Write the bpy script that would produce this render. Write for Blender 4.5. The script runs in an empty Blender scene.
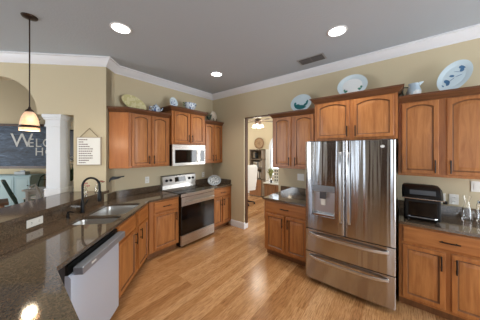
import bpy, bmesh, math, random
from mathutils import Vector, Matrix
PI = math.pi
R = random.Random(7)
S = 2 ** -.5
scene = bpy.context.scene
COL = scene.collection

# ------------------------------------------------------------------ camera
cam_d = bpy.data.cameras.new('camera')
cam = bpy.data.objects.new('camera', cam_d)
COL.objects.link(cam)
cam.location = (-3.303, -3.498, 1.648)
cam.rotation_euler = (PI / 2, 0, .675 - PI / 2)
cam_d.sensor_width = 36
cam_d.lens = 196 / 480 * 36
cam_d.shift_y = -8.7 / 480
cam_d.clip_start = .05
scene.camera = cam

# ------------------------------------------------------------------ light and exposure
vs = scene.view_settings
scene.display_settings.display_device = 'sRGB'
vs.view_transform = 'Standard'
vs.look = 'None'
vs.gamma = 1
vs.use_curve_mapping = False
vs.exposure = 0.12

world = bpy.data.worlds.new('daylight')
scene.world = world
world.use_nodes = True
wn = world.node_tree.nodes
wn['Background'].inputs[0].default_value = (.80, .90, 1.0, 1)
wn['Background'].inputs[1].default_value = 3.2


def area(name, loc, direction, sx, sy, power, color=(1, 1, 1)):
    d = bpy.data.lights.new(name, 'AREA')
    d.shape = 'RECTANGLE'
    d.size = sx
    d.size_y = sy
    d.energy = power
    d.color = color
    o = bpy.data.objects.new(name, d)
    COL.objects.link(o)
    o.location = loc
    o.rotation_euler = Vector(direction).to_track_quat('-Z', 'Z').to_euler()
    return o


COOL = (.90, .95, 1.0)
WARM = (1.0, .91, .80)
area('window_daylight', (-7.35, 2.0, 1.6), (1, -.25, 0), 2.2, 2.2, 125, COOL)
area('window_daylight', (-7.35, -5.6, 1.6), (1, .1, 0), 1.8, 2.2, 8, COOL)
area('patio_daylight', (-1.5, -6.85, 1.35), (-.2, 1, 0), 2.4, 2.3, 105, COOL)
area('dining_fill', (-6.2, 5.5, 1.5), (1, .1, -.25), 2.0, 2.2, 85, COOL)  # unseen lamp added to brighten the dining room, no window here
area('office_fill', (1.7, 4.1, 1.7), (0, -1, 0), 1.6, 1.8, 110, COOL)  # fill lamp added at a windowless office wall
area('office_fill', (1.5, -3.8, 1.6), (0, 1, 0), 1.8, 1.8, 90, COOL)  # opposite fill, added to light the curtain and bookshelf side

# ------------------------------------------------------------------ materials


def srgb(r, g, b):
    def f(c):
        c /= 255
        return c / 12.92 if c <= .04045 else ((c + .055) / 1.055) ** 2.4
    return (f(r), f(g), f(b), 1)


def mat(name, col, rough=.5, metal=0., **kw):
    m = bpy.data.materials.new(name)
    m.use_nodes = True
    b = m.node_tree.nodes['Principled BSDF']
    b.inputs['Base Color'].default_value = col
    b.inputs['Roughness'].default_value = rough
    b.inputs['Metallic'].default_value = metal
    for k, v in kw.items():
        b.inputs[k].default_value = v
    return m


def nd(m, typ, **kw):
    n = m.node_tree.nodes.new(typ)
    for k, v in kw.items():
        setattr(n, k, v)
    return n


def lk(m, a, b):
    m.node_tree.links.new(a, b)


def bsdf(m):
    return m.node_tree.nodes['Principled BSDF']


def coords(m, scale=(1, 1, 1), rot=(0, 0, 0), kind='Object'):
    tc = nd(m, 'ShaderNodeTexCoord')
    mp = nd(m, 'ShaderNodeMapping')
    mp.inputs['Scale'].default_value = scale
    mp.inputs['Rotation'].default_value = rot
    lk(m, tc.outputs[kind], mp.inputs['Vector'])
    return mp.outputs['Vector']


def ramp(m, fac, stops):
    r = nd(m, 'ShaderNodeValToRGB')
    el = r.color_ramp.elements
    while len(el) < len(stops):
        el.new(.5)
    for e, (p, c) in zip(el, stops):
        e.position = p
        e.color = c
    lk(m, fac, r.inputs['Fac'])
    return r.outputs['Color']


def noise(m, vec, scale, detail=4, rough=.55, dist=0.):
    n = nd(m, 'ShaderNodeTexNoise')
    n.inputs['Scale'].default_value = scale
    n.inputs['Detail'].default_value = detail
    n.inputs['Roughness'].default_value = rough
    n.inputs['Distortion'].default_value = dist
    lk(m, vec, n.inputs['Vector'])
    return n.outputs['Fac']


def bump(m, fac, strength, dist=.01):
    b = nd(m, 'ShaderNodeBump')
    b.inputs['Strength'].default_value = strength
    b.inputs['Distance'].default_value = dist
    lk(m, fac, b.inputs['Height'])
    lk(m, b.outputs['Normal'], bsdf(m).inputs['Normal'])


def mix(m, fac, a, b, mode='MIX'):
    n = nd(m, 'ShaderNodeMix', data_type='RGBA', blend_type=mode)
    if isinstance(fac, float):
        n.inputs[0].default_value = fac
    else:
        lk(m, fac, n.inputs[0])
    for i, v in ((6, a), (7, b)):
        if isinstance(v, tuple):
            n.inputs[i].default_value = v
        else:
            lk(m, v, n.inputs[i])
    return n.outputs[2]


def wall_paint(name, col, sc=60, st=.12):
    m = mat(name, col, .85)
    bump(m, noise(m, coords(m), sc, 3), st, .004)
    return m


def wood(name, lo, hi, scale=(16, 16, 1.6), rough=.38):
    m = mat(name, hi, rough)
    v = coords(m, scale)
    f = noise(m, v, 1.6, 6, .6, .6)
    c = ramp(m, f, [(.32, lo), (.62, hi)])
    lk(m, c, bsdf(m).inputs['Base Color'])
    bump(m, f, .05, .002)
    return m


M = {}
M['wall'] = wall_paint('beige_paint', srgb(200, 187, 157))
M['wall_dining'] = wall_paint('cream_paint', srgb(214, 198, 165))
M['wall_plain'] = wall_paint('off_white_paint', srgb(214, 207, 192))
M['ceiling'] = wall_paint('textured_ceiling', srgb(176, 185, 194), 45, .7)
M['trim'] = mat('white_trim', srgb(226, 228, 232), .4)
M['column'] = mat('column_white', srgb(222, 225, 228), .45)
M['wood'] = wood('honey_maple', srgb(142, 84, 40), srgb(172, 111, 58))
M['woodx'] = wood('honey_maple_horizontal', srgb(142, 84, 40), srgb(172, 111, 58), (1.6, 16, 16))
M['panel'] = wood('maple_panel', srgb(147, 90, 45), srgb(178, 119, 66))
M['glaze'] = wood('brown_glaze', srgb(104, 66, 38), srgb(126, 82, 48))
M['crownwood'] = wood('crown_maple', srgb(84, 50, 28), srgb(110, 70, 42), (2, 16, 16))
M['endpanel'] = wood('end_panel_maple', srgb(172, 106, 60), srgb(186, 120, 70), (10, 10, 1.2), .3)
M['pull'] = mat('dark_bronze', srgb(38, 30, 26), .4, .6)
M['black'] = mat('black_plastic', srgb(12, 12, 13), .38)
bsdf(M['black']).inputs['Specular IOR Level'].default_value = .3
M['blackgloss'] = mat('black_glass', srgb(9, 9, 10), .05)
M['darkgap'] = mat('dark_recess', srgb(25, 20, 16), .8)
M['white'] = mat('white_plastic', srgb(232, 232, 226), .4)
M['porcelain'] = mat('white_porcelain', srgb(226, 232, 236), .15)
M['darkwood'] = wood('dark_wood', srgb(62, 38, 22), srgb(88, 56, 34))
M['greywood'] = wood('grey_brown_wood', srgb(104, 88, 72), srgb(134, 116, 96))
M['brownwood'] = wood('brown_wood', srgb(120, 78, 48), srgb(152, 106, 70))


def steel(name, col, rough=.2, st=.04, sc=(140, 140, 1.2)):
    m = mat(name, col, rough, 1.)
    f = noise(m, coords(m, sc), 3, 3)
    r = nd(m, 'ShaderNodeMapRange')
    r.inputs['To Min'].default_value = rough - .06
    r.inputs['To Max'].default_value = rough + .08
    lk(m, f, r.inputs['Value'])
    lk(m, r.outputs[0], bsdf(m).inputs['Roughness'])
    bump(m, f, st * .3, .001)
    bsdf(m).inputs['Anisotropic'].default_value = .85
    tg = nd(m, 'ShaderNodeTangent', direction_type='RADIAL', axis='Z')
    lk(m, tg.outputs[0], bsdf(m).inputs['Tangent'])
    bsdf(m).inputs['Anisotropic Rotation'].default_value = 0.
    return m


M['steel'] = steel('brushed_steel', srgb(178, 178, 180), .14)
ms = M['steel']
bsdf(ms).inputs['Anisotropic Rotation'].default_value = .25
wv_ = noise(ms, coords(ms, (9, 9, .35)), 1.3, 2, .5)
b2 = nd(ms, 'ShaderNodeBump')
b2.inputs['Strength'].default_value = .9
b2.inputs['Distance'].default_value = .006
lk(ms, wv_, b2.inputs['Height'])
lk(ms, b2.outputs['Normal'], bsdf(ms).inputs['Normal'])
M['steelx'] = steel('brushed_steel_horizontal', srgb(200, 197, 192), .28, .04, (1.2, 140, 140))
bsdf(M['steelx']).inputs['Metallic'].default_value = .95
M['steel_light'] = steel('satin_steel', srgb(206, 208, 210), .32)
M['steel_dw'] = steel('dishwasher_steel', srgb(202, 214, 232), .36, .03, (1.2, 140, 140))
bsdf(M['steel_dw']).inputs['Metallic'].default_value = .45
M['sinksteel'] = mat('sink_steel', srgb(205, 205, 203), .3, 1.)
M['chrome'] = mat('chrome', srgb(215, 215, 218), .12, 1.)
M['slategrey'] = mat('slate_grey_metal', srgb(96, 98, 102), .3, .8)

# granite
g = mat('brown_granite', srgb(66, 56, 48), .07)
gv = coords(g)
n1 = noise(g, gv, 110, 5, .7)
n2 = noise(g, gv, 300, 2, .6)
c1 = ramp(g, n1, [(.34, srgb(36, 29, 25)), (.5, srgb(92, 76, 61)), (.68, srgb(146, 123, 99))])
c2 = ramp(g, n2, [(.42, srgb(30, 25, 21)), (.6, srgb(96, 82, 68))])
lk(g, mix(g, .35, c1, c2), bsdf(g).inputs['Base Color'])
bsdf(g).inputs['Specular IOR Level'].default_value = .5
bsdf(g).inputs['IOR'].default_value = 1.85
M['granite'] = g

# floor
f = mat('strand_wood_floor', srgb(176, 128, 78), .22)
fv = coords(f)
br = nd(f, 'ShaderNodeTexBrick')
br.offset = .37
br.inputs['Scale'].default_value = 1
br.inputs['Brick Width'].default_value = 1.3
br.inputs['Row Height'].default_value = .095
br.inputs['Mortar Size'].default_value = .0012
br.inputs['Bias'].default_value = 0
br.inputs['Color1'].default_value = (0, 0, 0, 1)
br.inputs['Color2'].default_value = (1, 1, 1, 1)
br.inputs['Mortar'].default_value = (.1, .1, .1, 1)
lk(f, fv, br.inputs['Vector'])
pl = ramp(f, br.outputs['Color'], [(0, srgb(164, 118, 76)), (.35, srgb(180, 134, 89)), (.7, srgb(188, 143, 98)), (1, srgb(202, 159, 114))])
gr = ramp(f, noise(f, coords(f, (3, 46, 1)), 2.6, 7, .7, .5), [(.36, (.52, .45, .38, 1)), (.56, (1.06, 1.05, 1.04, 1))])
lk(f, mix(f, 1., pl, gr, 'MULTIPLY'), bsdf(f).inputs['Base Color'])
bump(f, br.outputs['Fac'], -.15, .002)
M['floor'] = f


def glass(name, col=(1, 1, 1, 1), rough=.0, ior=1.45):
    m = mat(name, col, rough)
    bsdf(m).inputs['Transmission Weight'].default_value = 1
    bsdf(m).inputs['IOR'].default_value = ior
    return m


M['glass'] = glass('clear_glass')
M['windowglass'] = glass('window_glass', ior=1.02)


def emit(name, col, s):
    m = mat(name, col, .5)
    bsdf(m).inputs['Emission Color'].default_value = col
    bsdf(m).inputs['Emission Strength'].default_value = s
    return m


M['lamp'] = emit('lit_lamp_lens', (1, .97, .92, 1), 9)
M['bulb'] = emit('warm_bulb', (1, .74, .45, 1), 5)
M['fanlight'] = emit('lit_fan_glass', (1, .95, .86, 1), 1.1)

# ------------------------------------------------------------------ mesh builder


class MB:
    def __init__(s):
        s.v, s.f, s.m, s.cur = [], [], [], 0

    def mi(s, i):
        s.cur = i
        return s

    def add(s, vs, fs):
        o = len(s.v)
        s.v += [tuple(p) for p in vs]
        for q in fs:
            s.f.append([o + i for i in q])
            s.m.append(s.cur)
        return s

    def box(s, x0, x1, y0, y1, z0, z1):
        vs = [(x, y, z) for z in (z0, z1) for (x, y) in ((x0, y0), (x1, y0), (x1, y1), (x0, y1))]
        return s.add(vs, [(3, 2, 1, 0), (4, 5, 6, 7), (0, 1, 5, 4), (1, 2, 6, 5), (2, 3, 7, 6), (3, 0, 4, 7)])

    def prism(s, poly, z0, z1):
        n = len(poly)
        vs = [(x, y, z0) for x, y in poly] + [(x, y, z1) for x, y in poly]
        fs = [list(range(n))[::-1], list(range(n, 2 * n))]
        fs += [(i, (i + 1) % n, n + (i + 1) % n, n + i) for i in range(n)]
        return s.add(vs, fs)

    def loft(s, loops, cap0=True, cap1=True, closed=True):
        n = len(loops[0])
        vs = [p for l in loops for p in l]
        fs = []
        for k in range(len(loops) - 1):
            for i in range(n if closed else n - 1):
                a, b = k * n + i, k * n + (i + 1) % n
                fs.append((a, b, b + n, a + n))
        if cap0:
            fs.append(list(range(n))[::-1])
        if cap1:
            fs.append(list(range((len(loops) - 1) * n, len(loops) * n)))
        return s.add(vs, fs)

    def lathe(s, prof, c=(0, 0, 0), n=24, sx=1, sy=1, cap0=False, cap1=False):
        loops = [[(c[0] + r * sx * math.cos(2 * PI * i / n), c[1] + r * sy * math.sin(2 * PI * i / n), c[2] + z) for i in range(n)] for r, z in prof]
        return s.loft(loops, cap0, cap1)

    def tube(s, path, r, n=8, cap=True):
        P = [Vector(p) for p in path]
        rr = r if isinstance(r, (list, tuple)) else [r] * len(P)
        loops = []
        up = None
        for i, p in enumerate(P):
            d = (P[min(i + 1, len(P) - 1)] - P[max(i - 1, 0)]).normalized()
            if up is None:
                up = Vector((0, 0, 1)) if abs(d.z) < .9 else Vector((1, 0, 0))
            a = d.cross(up).normalized()
            b = a.cross(d).normalized()
            up = b
            loops.append([p + a * rr[i] * math.cos(2 * PI * k / n) + b * rr[i] * math.sin(2 * PI * k / n) for k in range(n)])
        return s.loft(loops, cap, cap)

    def ball(s, c, rx, ry=None, rz=None, n=14, m=8):
        ry = ry or rx
        rz = rz or rx
        prof = [(max(.0005, math.sin(PI * k / m)), -math.cos(PI * k / m)) for k in range(m + 1)]
        loops = [[(c[0] + r * rx * math.cos(2 * PI * i / n), c[1] + r * ry * math.sin(2 * PI * i / n), c[2] + z * rz) for i in range(n)] for r, z in prof]
        return s.loft(loops)

    def xf(s, mx):
        s.v = [tuple(mx @ Vector(p)) for p in s.v]
        return s

    def build(s, name, mats, parent=None, smooth=False, bevel=0., seg=2):
        me = bpy.data.meshes.new(name)
        me.from_pydata(s.v, [], s.f)
        if not isinstance(mats, (list, tuple)):
            mats = [mats]
        for m in mats:
            me.materials.append(m)
        me.polygons.foreach_set('material_index', [min(i, len(mats) - 1) for i in s.m])
        bm = bmesh.new()
        bm.from_mesh(me)
        bmesh.ops.recalc_face_normals(bm, faces=bm.faces)
        bm.to_mesh(me)
        bm.free()
        if smooth:
            me.polygons.foreach_set('use_smooth', [True] * len(me.polygons))
            try:
                me.set_sharp_from_angle(angle=math.radians(40))
            except Exception:
                pass
        o = bpy.data.objects.new(name, me)
        COL.objects.link(o)
        o.parent = parent
        if bevel:
            b = o.modifiers.new('bevel', 'BEVEL')
            b.width = bevel
            b.segments = seg
            b.limit_method = 'ANGLE'
            b.angle_limit = math.radians(35)
        return o


def sweep(mb, path, prof, side=1, closed_prof=True):
    """prof: (out, z) points swept along a 2D path, mitred; side +1 puts 'out' to the left"""
    P = [Vector(p) for p in path]
    loops = []
    for i, p in enumerate(P):
        ds = []
        if i > 0:
            ds.append((P[i] - P[i - 1]).normalized())
        if i < len(P) - 1:
            ds.append((P[i + 1] - P[i]).normalized())
        ns = [Vector((-d.y, d.x)) * side for d in ds]
        m = ns[0] if len(ns) == 1 else (ns[0] + ns[1]) / (1 + ns[0].dot(ns[1]))
        loops.append([(p.x + m.x * o, p.y + m.y * o, z) for o, z in prof])
    mb.loft(loops)
    return mb


def slab(mb, loops, z0, z1):
    bm = bmesh.new()
    for lp in loops:
        vv = [bm.verts.new((x, y, 0)) for x, y in lp]
        for i in range(len(vv)):
            bm.edges.new((vv[i], vv[(i + 1) % len(vv)]))
    bmesh.ops.triangle_fill(bm, use_beauty=True, use_dissolve=False, edges=bm.edges[:])
    bm.verts.index_update()
    pts = [(v.co.x, v.co.y) for v in bm.verts]
    tris = [[v.index for v in q.verts] for q in bm.faces]
    bm.free()
    mb.add([(x, y, z1) for x, y in pts], tris)
    mb.add([(x, y, z0) for x, y in pts], [t[::-1] for t in tris])
    for lp in loops:
        n = len(lp)
        mb.add([(x, y, z0) for x, y in lp] + [(x, y, z1) for x, y in lp], [(i, (i + 1) % n, n + (i + 1) % n, n + i) for i in range(n)])
    return mb


def weld(o, d=.0005):
    bm = bmesh.new()
    bm.from_mesh(o.data)
    bmesh.ops.remove_doubles(bm, verts=bm.verts, dist=d)
    bmesh.ops.recalc_face_normals(bm, faces=bm.faces)
    bm.to_mesh(o.data)
    bm.free()
    o.data.set_sharp_from_angle(angle=math.radians(30))
    return o


def tag(o, label, cat, group=None, kind=None):
    if label:
        o['label'] = label
    if cat:
        o['category'] = cat
    if group:
        o['group'] = group
    if kind:
        o['kind'] = kind
    return o


def thing(name, label, cat, loc=(0, 0, 0), rz=0., group=None):
    o = bpy.data.objects.new(name, None)
    o.empty_display_size = .1
    COL.objects.link(o)
    o.location = loc
    o.rotation_euler = (0, 0, rz)
    return tag(o, label, cat, group)


def struct(name, mb, m, label=None, **kw):
    o = mb.build(name, m, **kw)
    o['kind'] = 'structure'
    if label:
        o['label'] = label
    return o


# ------------------------------------------------------------------ setting
H = 3.0
struct('floor', MB().box(-7.6, 5, -7.1, 11, -.1, 0), M['floor'])
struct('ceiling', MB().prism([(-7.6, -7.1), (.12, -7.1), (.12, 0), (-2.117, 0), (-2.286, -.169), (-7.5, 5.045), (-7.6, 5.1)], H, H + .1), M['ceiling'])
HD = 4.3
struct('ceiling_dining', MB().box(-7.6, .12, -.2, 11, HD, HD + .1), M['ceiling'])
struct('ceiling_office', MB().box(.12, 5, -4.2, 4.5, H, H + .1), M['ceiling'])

E_ = (-2.286, -.169)          # outer corner where the sign wall starts
A_ = (-2.117, 0.)             # left end of the range wall
struct('wall_range', MB().prism([(-2.117, 0), (0, 0), (0.12, 0), (.12, .12), (-2.05, .12), (-2.2, -.02), (-2.286, -.1), E_], 0, HD), M['wall'])
wb = MB()
wb.box(0, .12, -.963, 0, 0, H)
wb.box(0, .12, -7, -1.774, 0, H)
wb.box(0, .12, -1.774, -.963, 2.362, H)
struct('wall_fridge', wb, M['wall'])

# sign wall with the arched opening, plane x+y = -2.45, s runs left from the corner


def SW(s, z, back=0.):
    return (E_[0] - s * S + back * S, E_[1] + s * S + back * S, z)


def archwall():
    mb = MB()
    def pr(poly, t=.15):
        n = len(poly)
        vs = [SW(a, z) for a, z in poly] + [SW(a, z, t) for a, z in poly]
        mb.add(vs, [list(range(n)), list(range(n, 2 * n))[::-1]] + [(i, (i + 1) % n, n + (i + 1) % n, n + i) for i in range(n)])
    pr([(0, 0), (.438, 0), (.438, HD), (0, HD)])
    pr([(.438, 2.175), (.914, 2.175), (.914, HD), (.438, HD)])
    c, r, N = 1.426, .512, 24
    for k in range(N):
        a0, a1 = PI - PI * k / N, PI - PI * (k + 1) / N
        p0 = (c + r * math.cos(a0), 2.185 + r * math.sin(a0))
        p1 = (c + r * math.cos(a1), 2.185 + r * math.sin(a1))
        pr([p0, p1, (p1[0], HD), (p0[0], HD)])
    pr([(1.938, 2.175), (2.4, 2.175), (2.4, HD), (1.938, HD)])
    pr([(2.4, 0), (7.2, 0), (7.2, HD), (2.4, HD)])
    return mb


struct('wall_dining', archwall(), M['wall'])

# half wall under the raised bar
BX0, BY0, BX1, BY1 = -3.9, -1.50, -2.20, -.097
bd = Vector((BX1 - BX0, BY1 - BY0)).normalized()
bn = Vector((-bd.y, bd.x))


def BL(x, off=0.):      # point on the bar's front line at world x, moved off metres to the dining side
    t = (x - BX0) / (BX1 - BX0)
    return (x + bn.x * off, BY0 + (BY1 - BY0) * t + bn.y * off)


hw = MB().prism([BL(-3.9, .035), BL(-2.31, .035), BL(-2.36, .16), BL(-3.9, .16)], 0, 1.03)
struct('wall_bar', hw, M['wall'])

# walls that close the house
wl = MB()
WN = ((-6.6, -4.6, .5, 2.6), (-2.45, -2.0, .1, 2.7), (-.30, .15, .1, 2.7), (.9, 3.1, .5, 2.7))  # the two narrow openings are added, unseen, for bright streaks on the refrigerator
yy0 = -7.1
for (a, b, c, d) in WN:
    wl.box(-7.6, -7.5, yy0, a, 0, HD)
    wl.box(-7.6, -7.5, a, b, 0, c).box(-7.6, -7.5, a, b, d, HD)
    yy0 = b
wl.box(-7.6, -7.5, yy0, 11, 0, HD)
struct('wall_left', wl, M['wall_plain'])
wk = MB()
wk.box(-7.5, -2.8, -7.1, -7, 0, H).box(-.2, .12, -7.1, -7, 0, H).box(-2.8, -.2, -7.1, -7, 2.55, H)
struct('wall_back', wk, M['wall_plain'])
for i, (y0, y1, c0, c1) in enumerate(WN):
    w = MB()
    w.box(-7.58, -7.52, y0, y1, c0, c0 + .05).box(-7.58, -7.52, y0, y1, c1 - .05, c1)
    w.box(-7.58, -7.52, y0, y0 + .04, c0, c1).box(-7.58, -7.52, y1 - .04, y1, c0, c1)
    if y1 - y0 > 1:
        w.box(-7.58, -7.52, (y0 + y1) / 2 - .03, (y0 + y1) / 2 + .03, c0, c1)
    struct('window_%d' % (i + 4 if i else 1), w, M['trim'])
for i, (y0, y1) in enumerate(((-1.75, -.75), (-4.15, -3.3))):  # unseen dark doors added to put dark streaks in the refrigerator's reflection
    w = MB().box(-7.50, -7.46, y0, y1, .01, 2.4)
    for z0, z1 in ((.15, 1.0), (1.15, 2.25)):
        w.box(-7.46, -7.45, y0 + .12, (y0 + y1) / 2 - .05, z0, z1).box(-7.46, -7.45, (y0 + y1) / 2 + .05, y1 - .12, z0, z1)
    struct('door_%d' % (i + 2), w, M['darkwood'])
w = MB()
for a, b, c, d in ((-2.8, -.2, 0, .08), (-2.8, -.2, 2.47, 2.55), (-2.8, -2.72, 0, 2.55), (-.28, -.2, 0, 2.55), (-1.54, -1.46, 0, 2.55)):
    w.box(a, b, -7.08, -7.02, c, d)
struct('door_1', w, M['trim'])

# far wall of the dining room (parallel to the sign wall)
KD = 2.75
dw = MB()
dw.prism([(-7.5, KD + 7.5), (.12, KD - .12), (.22, KD - .02), (-7.4, KD + 7.6)], 0, HD)
struct('wall_dining_far', dw, M['wall_dining'])
struct('wall_dining_right', MB().box(.0, .12, .12, KD - .1, 0, HD), M['wall_dining'])

# office beyond the doorway
XO = 3.0
ow = MB()
AY0, AY1, AC = -.72, .10, 1.78   # arched window opening
ow.box(XO, XO + .12, AY1, 4.4, 0, H).box(XO, XO + .12, -4, AY0, 0, H).box(XO, XO + .12, AY0, AY1, 0, .75)
N = 16
ym, rr = (AY0 + AY1) / 2, (AY1 - AY0) / 2
for k in range(N):
    a0, a1 = PI * k / N, PI * (k + 1) / N
    y0, z0_, y1, z1_ = ym + rr * math.cos(a0), AC + rr * math.sin(a0), ym + rr * math.cos(a1), AC + rr * math.sin(a1)
    vs_ = [(x, y, z) for x in (XO, XO + .12) for y, z in ((y0, z0_), (y1, z1_), (y1, H), (y0, H))]
    ow.add(vs_, [(0, 1, 2, 3), (7, 6, 5, 4), (0, 1, 5, 4), (1, 2, 6, 5), (2, 3, 7, 6), (3, 0, 4, 7)])
struct('wall_office_far', ow, M['wall_dining'])
struct('wall_office_left', MB().box(.12, XO + .1, 4.3, 4.4, 0, H), M['wall_dining'])
struct('wall_office_right', MB().box(.12, XO + .1, -4.1, -4, 0, H), M['wall_dining'])
wf = MB()
def arc_pts(r, x, n=16):
    return [(x, ym + r * math.cos(PI * k / n), AC + r * math.sin(PI * k / n)) for k in range(n + 1)]
o_, i_ = rr + .07, rr - .035
outer = [(0, ym + o_, .72)] + [(0, p[1], p[2]) for p in arc_pts(o_, 0)] + [(0, ym - o_, .72)]
inner = [(0, ym + i_, .8)] + [(0, p[1], p[2]) for p in arc_pts(i_, 0)] + [(0, ym - i_, .8)]
lo_ = []
for src, x in ((outer, XO - .03), (inner, XO - .03), (inner, XO + .06), (outer, XO + .06)):
    lo_.append([(x, p[1], p[2]) for p in src])
wf.loft(lo_, False, False, closed=False)
wf.box(XO - .05, XO + .05, ym - o_ - .02, ym + o_ + .02, .70, .80)
wf.box(XO, XO + .03, ym - .015, ym + .015, .8, AC + i_)
wf.box(XO, XO + .03, ym - i_, ym + i_, AC - .015, AC + .015)
wf.box(XO, XO + .03, ym - i_, ym + i_, 1.28, 1.31)
w3 = struct('window_3', wf, M['trim'])
gp = MB().prism([(0, 0)] * 3, 0, 0)
gp = MB()
gl = [(XO + .015, ym + (i_) * math.cos(PI * k / 16), AC + i_ * math.sin(PI * k / 16)) for k in range(17)] + [(XO + .015, ym - i_, .8), (XO + .015, ym + i_, .8)]
gp.add(gl, [list(range(len(gl)))])
gp.build('window_pane', M['windowglass'], w3)

# crown moulding, baseboards, dark brown strips at the doorway's left side and head
cr = [(0, 2.885), (.012, 2.885), (.014, 2.900), (.03, 2.912), (.055, 2.935), (.075, 2.965), (.082, 2.978), (.098, 2.982), (.098, 3.0), (0, 3.0)]
far = SW(6.4, 0)
crn = sweep(MB(), [(far[0], far[1]), E_, A_, (0, 0), (0, -6.99)], cr, -1)
struct('trim_1', crn, M['trim'], smooth=True)
bb = [(0, 0), (.016, 0), (.016, .10), (.010, .125), (.004, .13), (0, .13)]
struct('baseboard_right', sweep(MB(), [(0, -.60), (0, -.963), (.12, -.963)], bb, -1), M['trim'])
struct('baseboard_office', sweep(MB(), [(XO, 4.3), (XO, -4)], bb, -1), M['trim'])
strips = MB().box(.035, .12, -.978, -.963, .0, 2.362)
strips.box(.02, .12, -1.774, -.963, 2.345, 2.362)
struct('doorway_strips', strips, M['darkwood'])

# ------------------------------------------------------------------ cabinet parts


def arch_loop(x0, x1, z0, zs, rise, y, n=10):
    pts = [(x0, y, z0), (x1, y, z0), (x1, y, zs)]
    for k in range(1, n):
        t = k / n
        x = x1 + (x0 - x1) * t
        pts.append((x, y, zs + rise * math.sin(PI * t) ** .8))
    pts.append((x0, y, zs))
    return pts


def door(name, x0, x1, z0, z1, y, parent, arch=True, fr=.042, handle=None, hz=None, label=None):
    """raised panel door whose back lies on plane y, facing -y"""
    T = .02
    n = 10
    rise = min(.040, (x1 - x0) * .11) if arch else 0.
    ftop = fr if not arch else fr * .8
    def outer(yy, i=0.):
        pts = [(x0 + i, yy, z0 + i), (x1 - i, yy, z0 + i), (x1 - i, yy, z1 - i)]
        for k in range(1, n):
            pts.append((x1 - i + (x0 - x1 + 2 * i) * k / n, yy, z1 - i))
        pts.append((x0 + i, yy, z1 - i))
        return pts
    def inn(d, yy):
        return arch_loop(x0 + fr + d, x1 - fr - d, z0 + fr + d, z1 - ftop - d - rise, rise, yy, n)
    mb = MB()
    mb.loft([outer(y), outer(y - T + .004), outer(y - T, .004), inn(-.004, y - T)], True, False)
    mb.mi(1).loft([inn(-.004, y - T), inn(.004, y - T + .012), inn(.010, y - T + .012)], False, False)
    mb.mi(2).loft([inn(.010, y - T + .012), inn(.04, y - T + .003), inn(.043, y - T + .003)], False, True)
    o = mb.build(name, [M['wood'], M['glaze'], M['panel']], parent)
    weld(o, .0002)
    if label:
        o['label'] = label
    if handle is not None:
        pull(o, handle, y - T, hz, True)
    return o


def pull(parent, x, y, z, vertical=True, L=.115):
    mb = MB()
    a = L / 2
    if vertical:
        mb.tube([(x, y - .028, z - a - .012), (x, y - .032, z), (x, y - .028, z + a + .012)], .0065, 8)
        mb.tube([(x, y, z - a + .01), (x, y - .03, z - a + .01)], .005, 6)
        mb.tube([(x, y, z + a - .01), (x, y - .03, z + a - .01)], .005, 6)
    else:
        mb.tube([(x - a - .012, y - .028, z), (x, y - .032, z), (x + a + .012, y - .028, z)], .0065, 8)
        mb.tube([(x - a + .01, y, z), (x - a + .01, y - .03, z)], .005, 6)
        mb.tube([(x + a - .01, y, z), (x + a - .01, y - .03, z)], .005, 6)
    return mb.build('handle', M['pull'], parent, smooth=True)


def drawer(x0, x1, z0, z1, y, parent, handle=True):
    T = .02
    def lp(i, yy):
        return [(x0 + i, yy, z0 + i), (x1 - i, yy, z0 + i), (x1 - i, yy, z1 - i), (x0 + i, yy, z1 - i)]
    mb = MB().loft([lp(0, y), lp(0, y - T + .007), lp(.010, y - T), lp(.012, y - T)])
    o = mb.build('drawer_front', [M['woodx']], parent)
    if handle:
        pull(o, (x0 + x1) / 2, y - T, (z0 + z1) / 2, False)
    return o


CRP = [(0, -.075), (.006, -.075), (.012, -.062), (.030, -.040), (.044, -.022), (.046, -.014), (.056, -.012), (.056, 0), (0, 0)]


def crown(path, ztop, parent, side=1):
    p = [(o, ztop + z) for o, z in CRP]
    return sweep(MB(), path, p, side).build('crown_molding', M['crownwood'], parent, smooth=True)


def upper(label, loc, rz, w, z0, z1, d, doors, crown_sides=(1, 1), name='wall_cabinet', arch=True, rail=.03):
    """loc: left end of the back; z1: crown top; doors: list of (x0, x1, handle x)"""
    t = thing(name, label, 'cabinet', (loc[0], loc[1], z0), rz, 'honey maple wall cabinets')
    zt = z1 - z0
    b = MB().box(0, w, -d, -.002, 0, zt - .004)
    b.mi(1).box(.02, w - .02, -d + .02, -.02, -.001, .0)
    b.build('body', [M['wood'], M['endpanel']], t)
    pth = [(0, -d), (w, -d)]
    if crown_sides[0]:
        pth = [(0, -.003)] + pth
    if crown_sides[1]:
        pth = pth + [(w, -.003)]
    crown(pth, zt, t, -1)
    for x0, x1, hx in doors:
        door('door', x0, x1, rail, zt - .085, -d, t, arch, handle=hx, hz=rail + .085)
    return t


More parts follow.
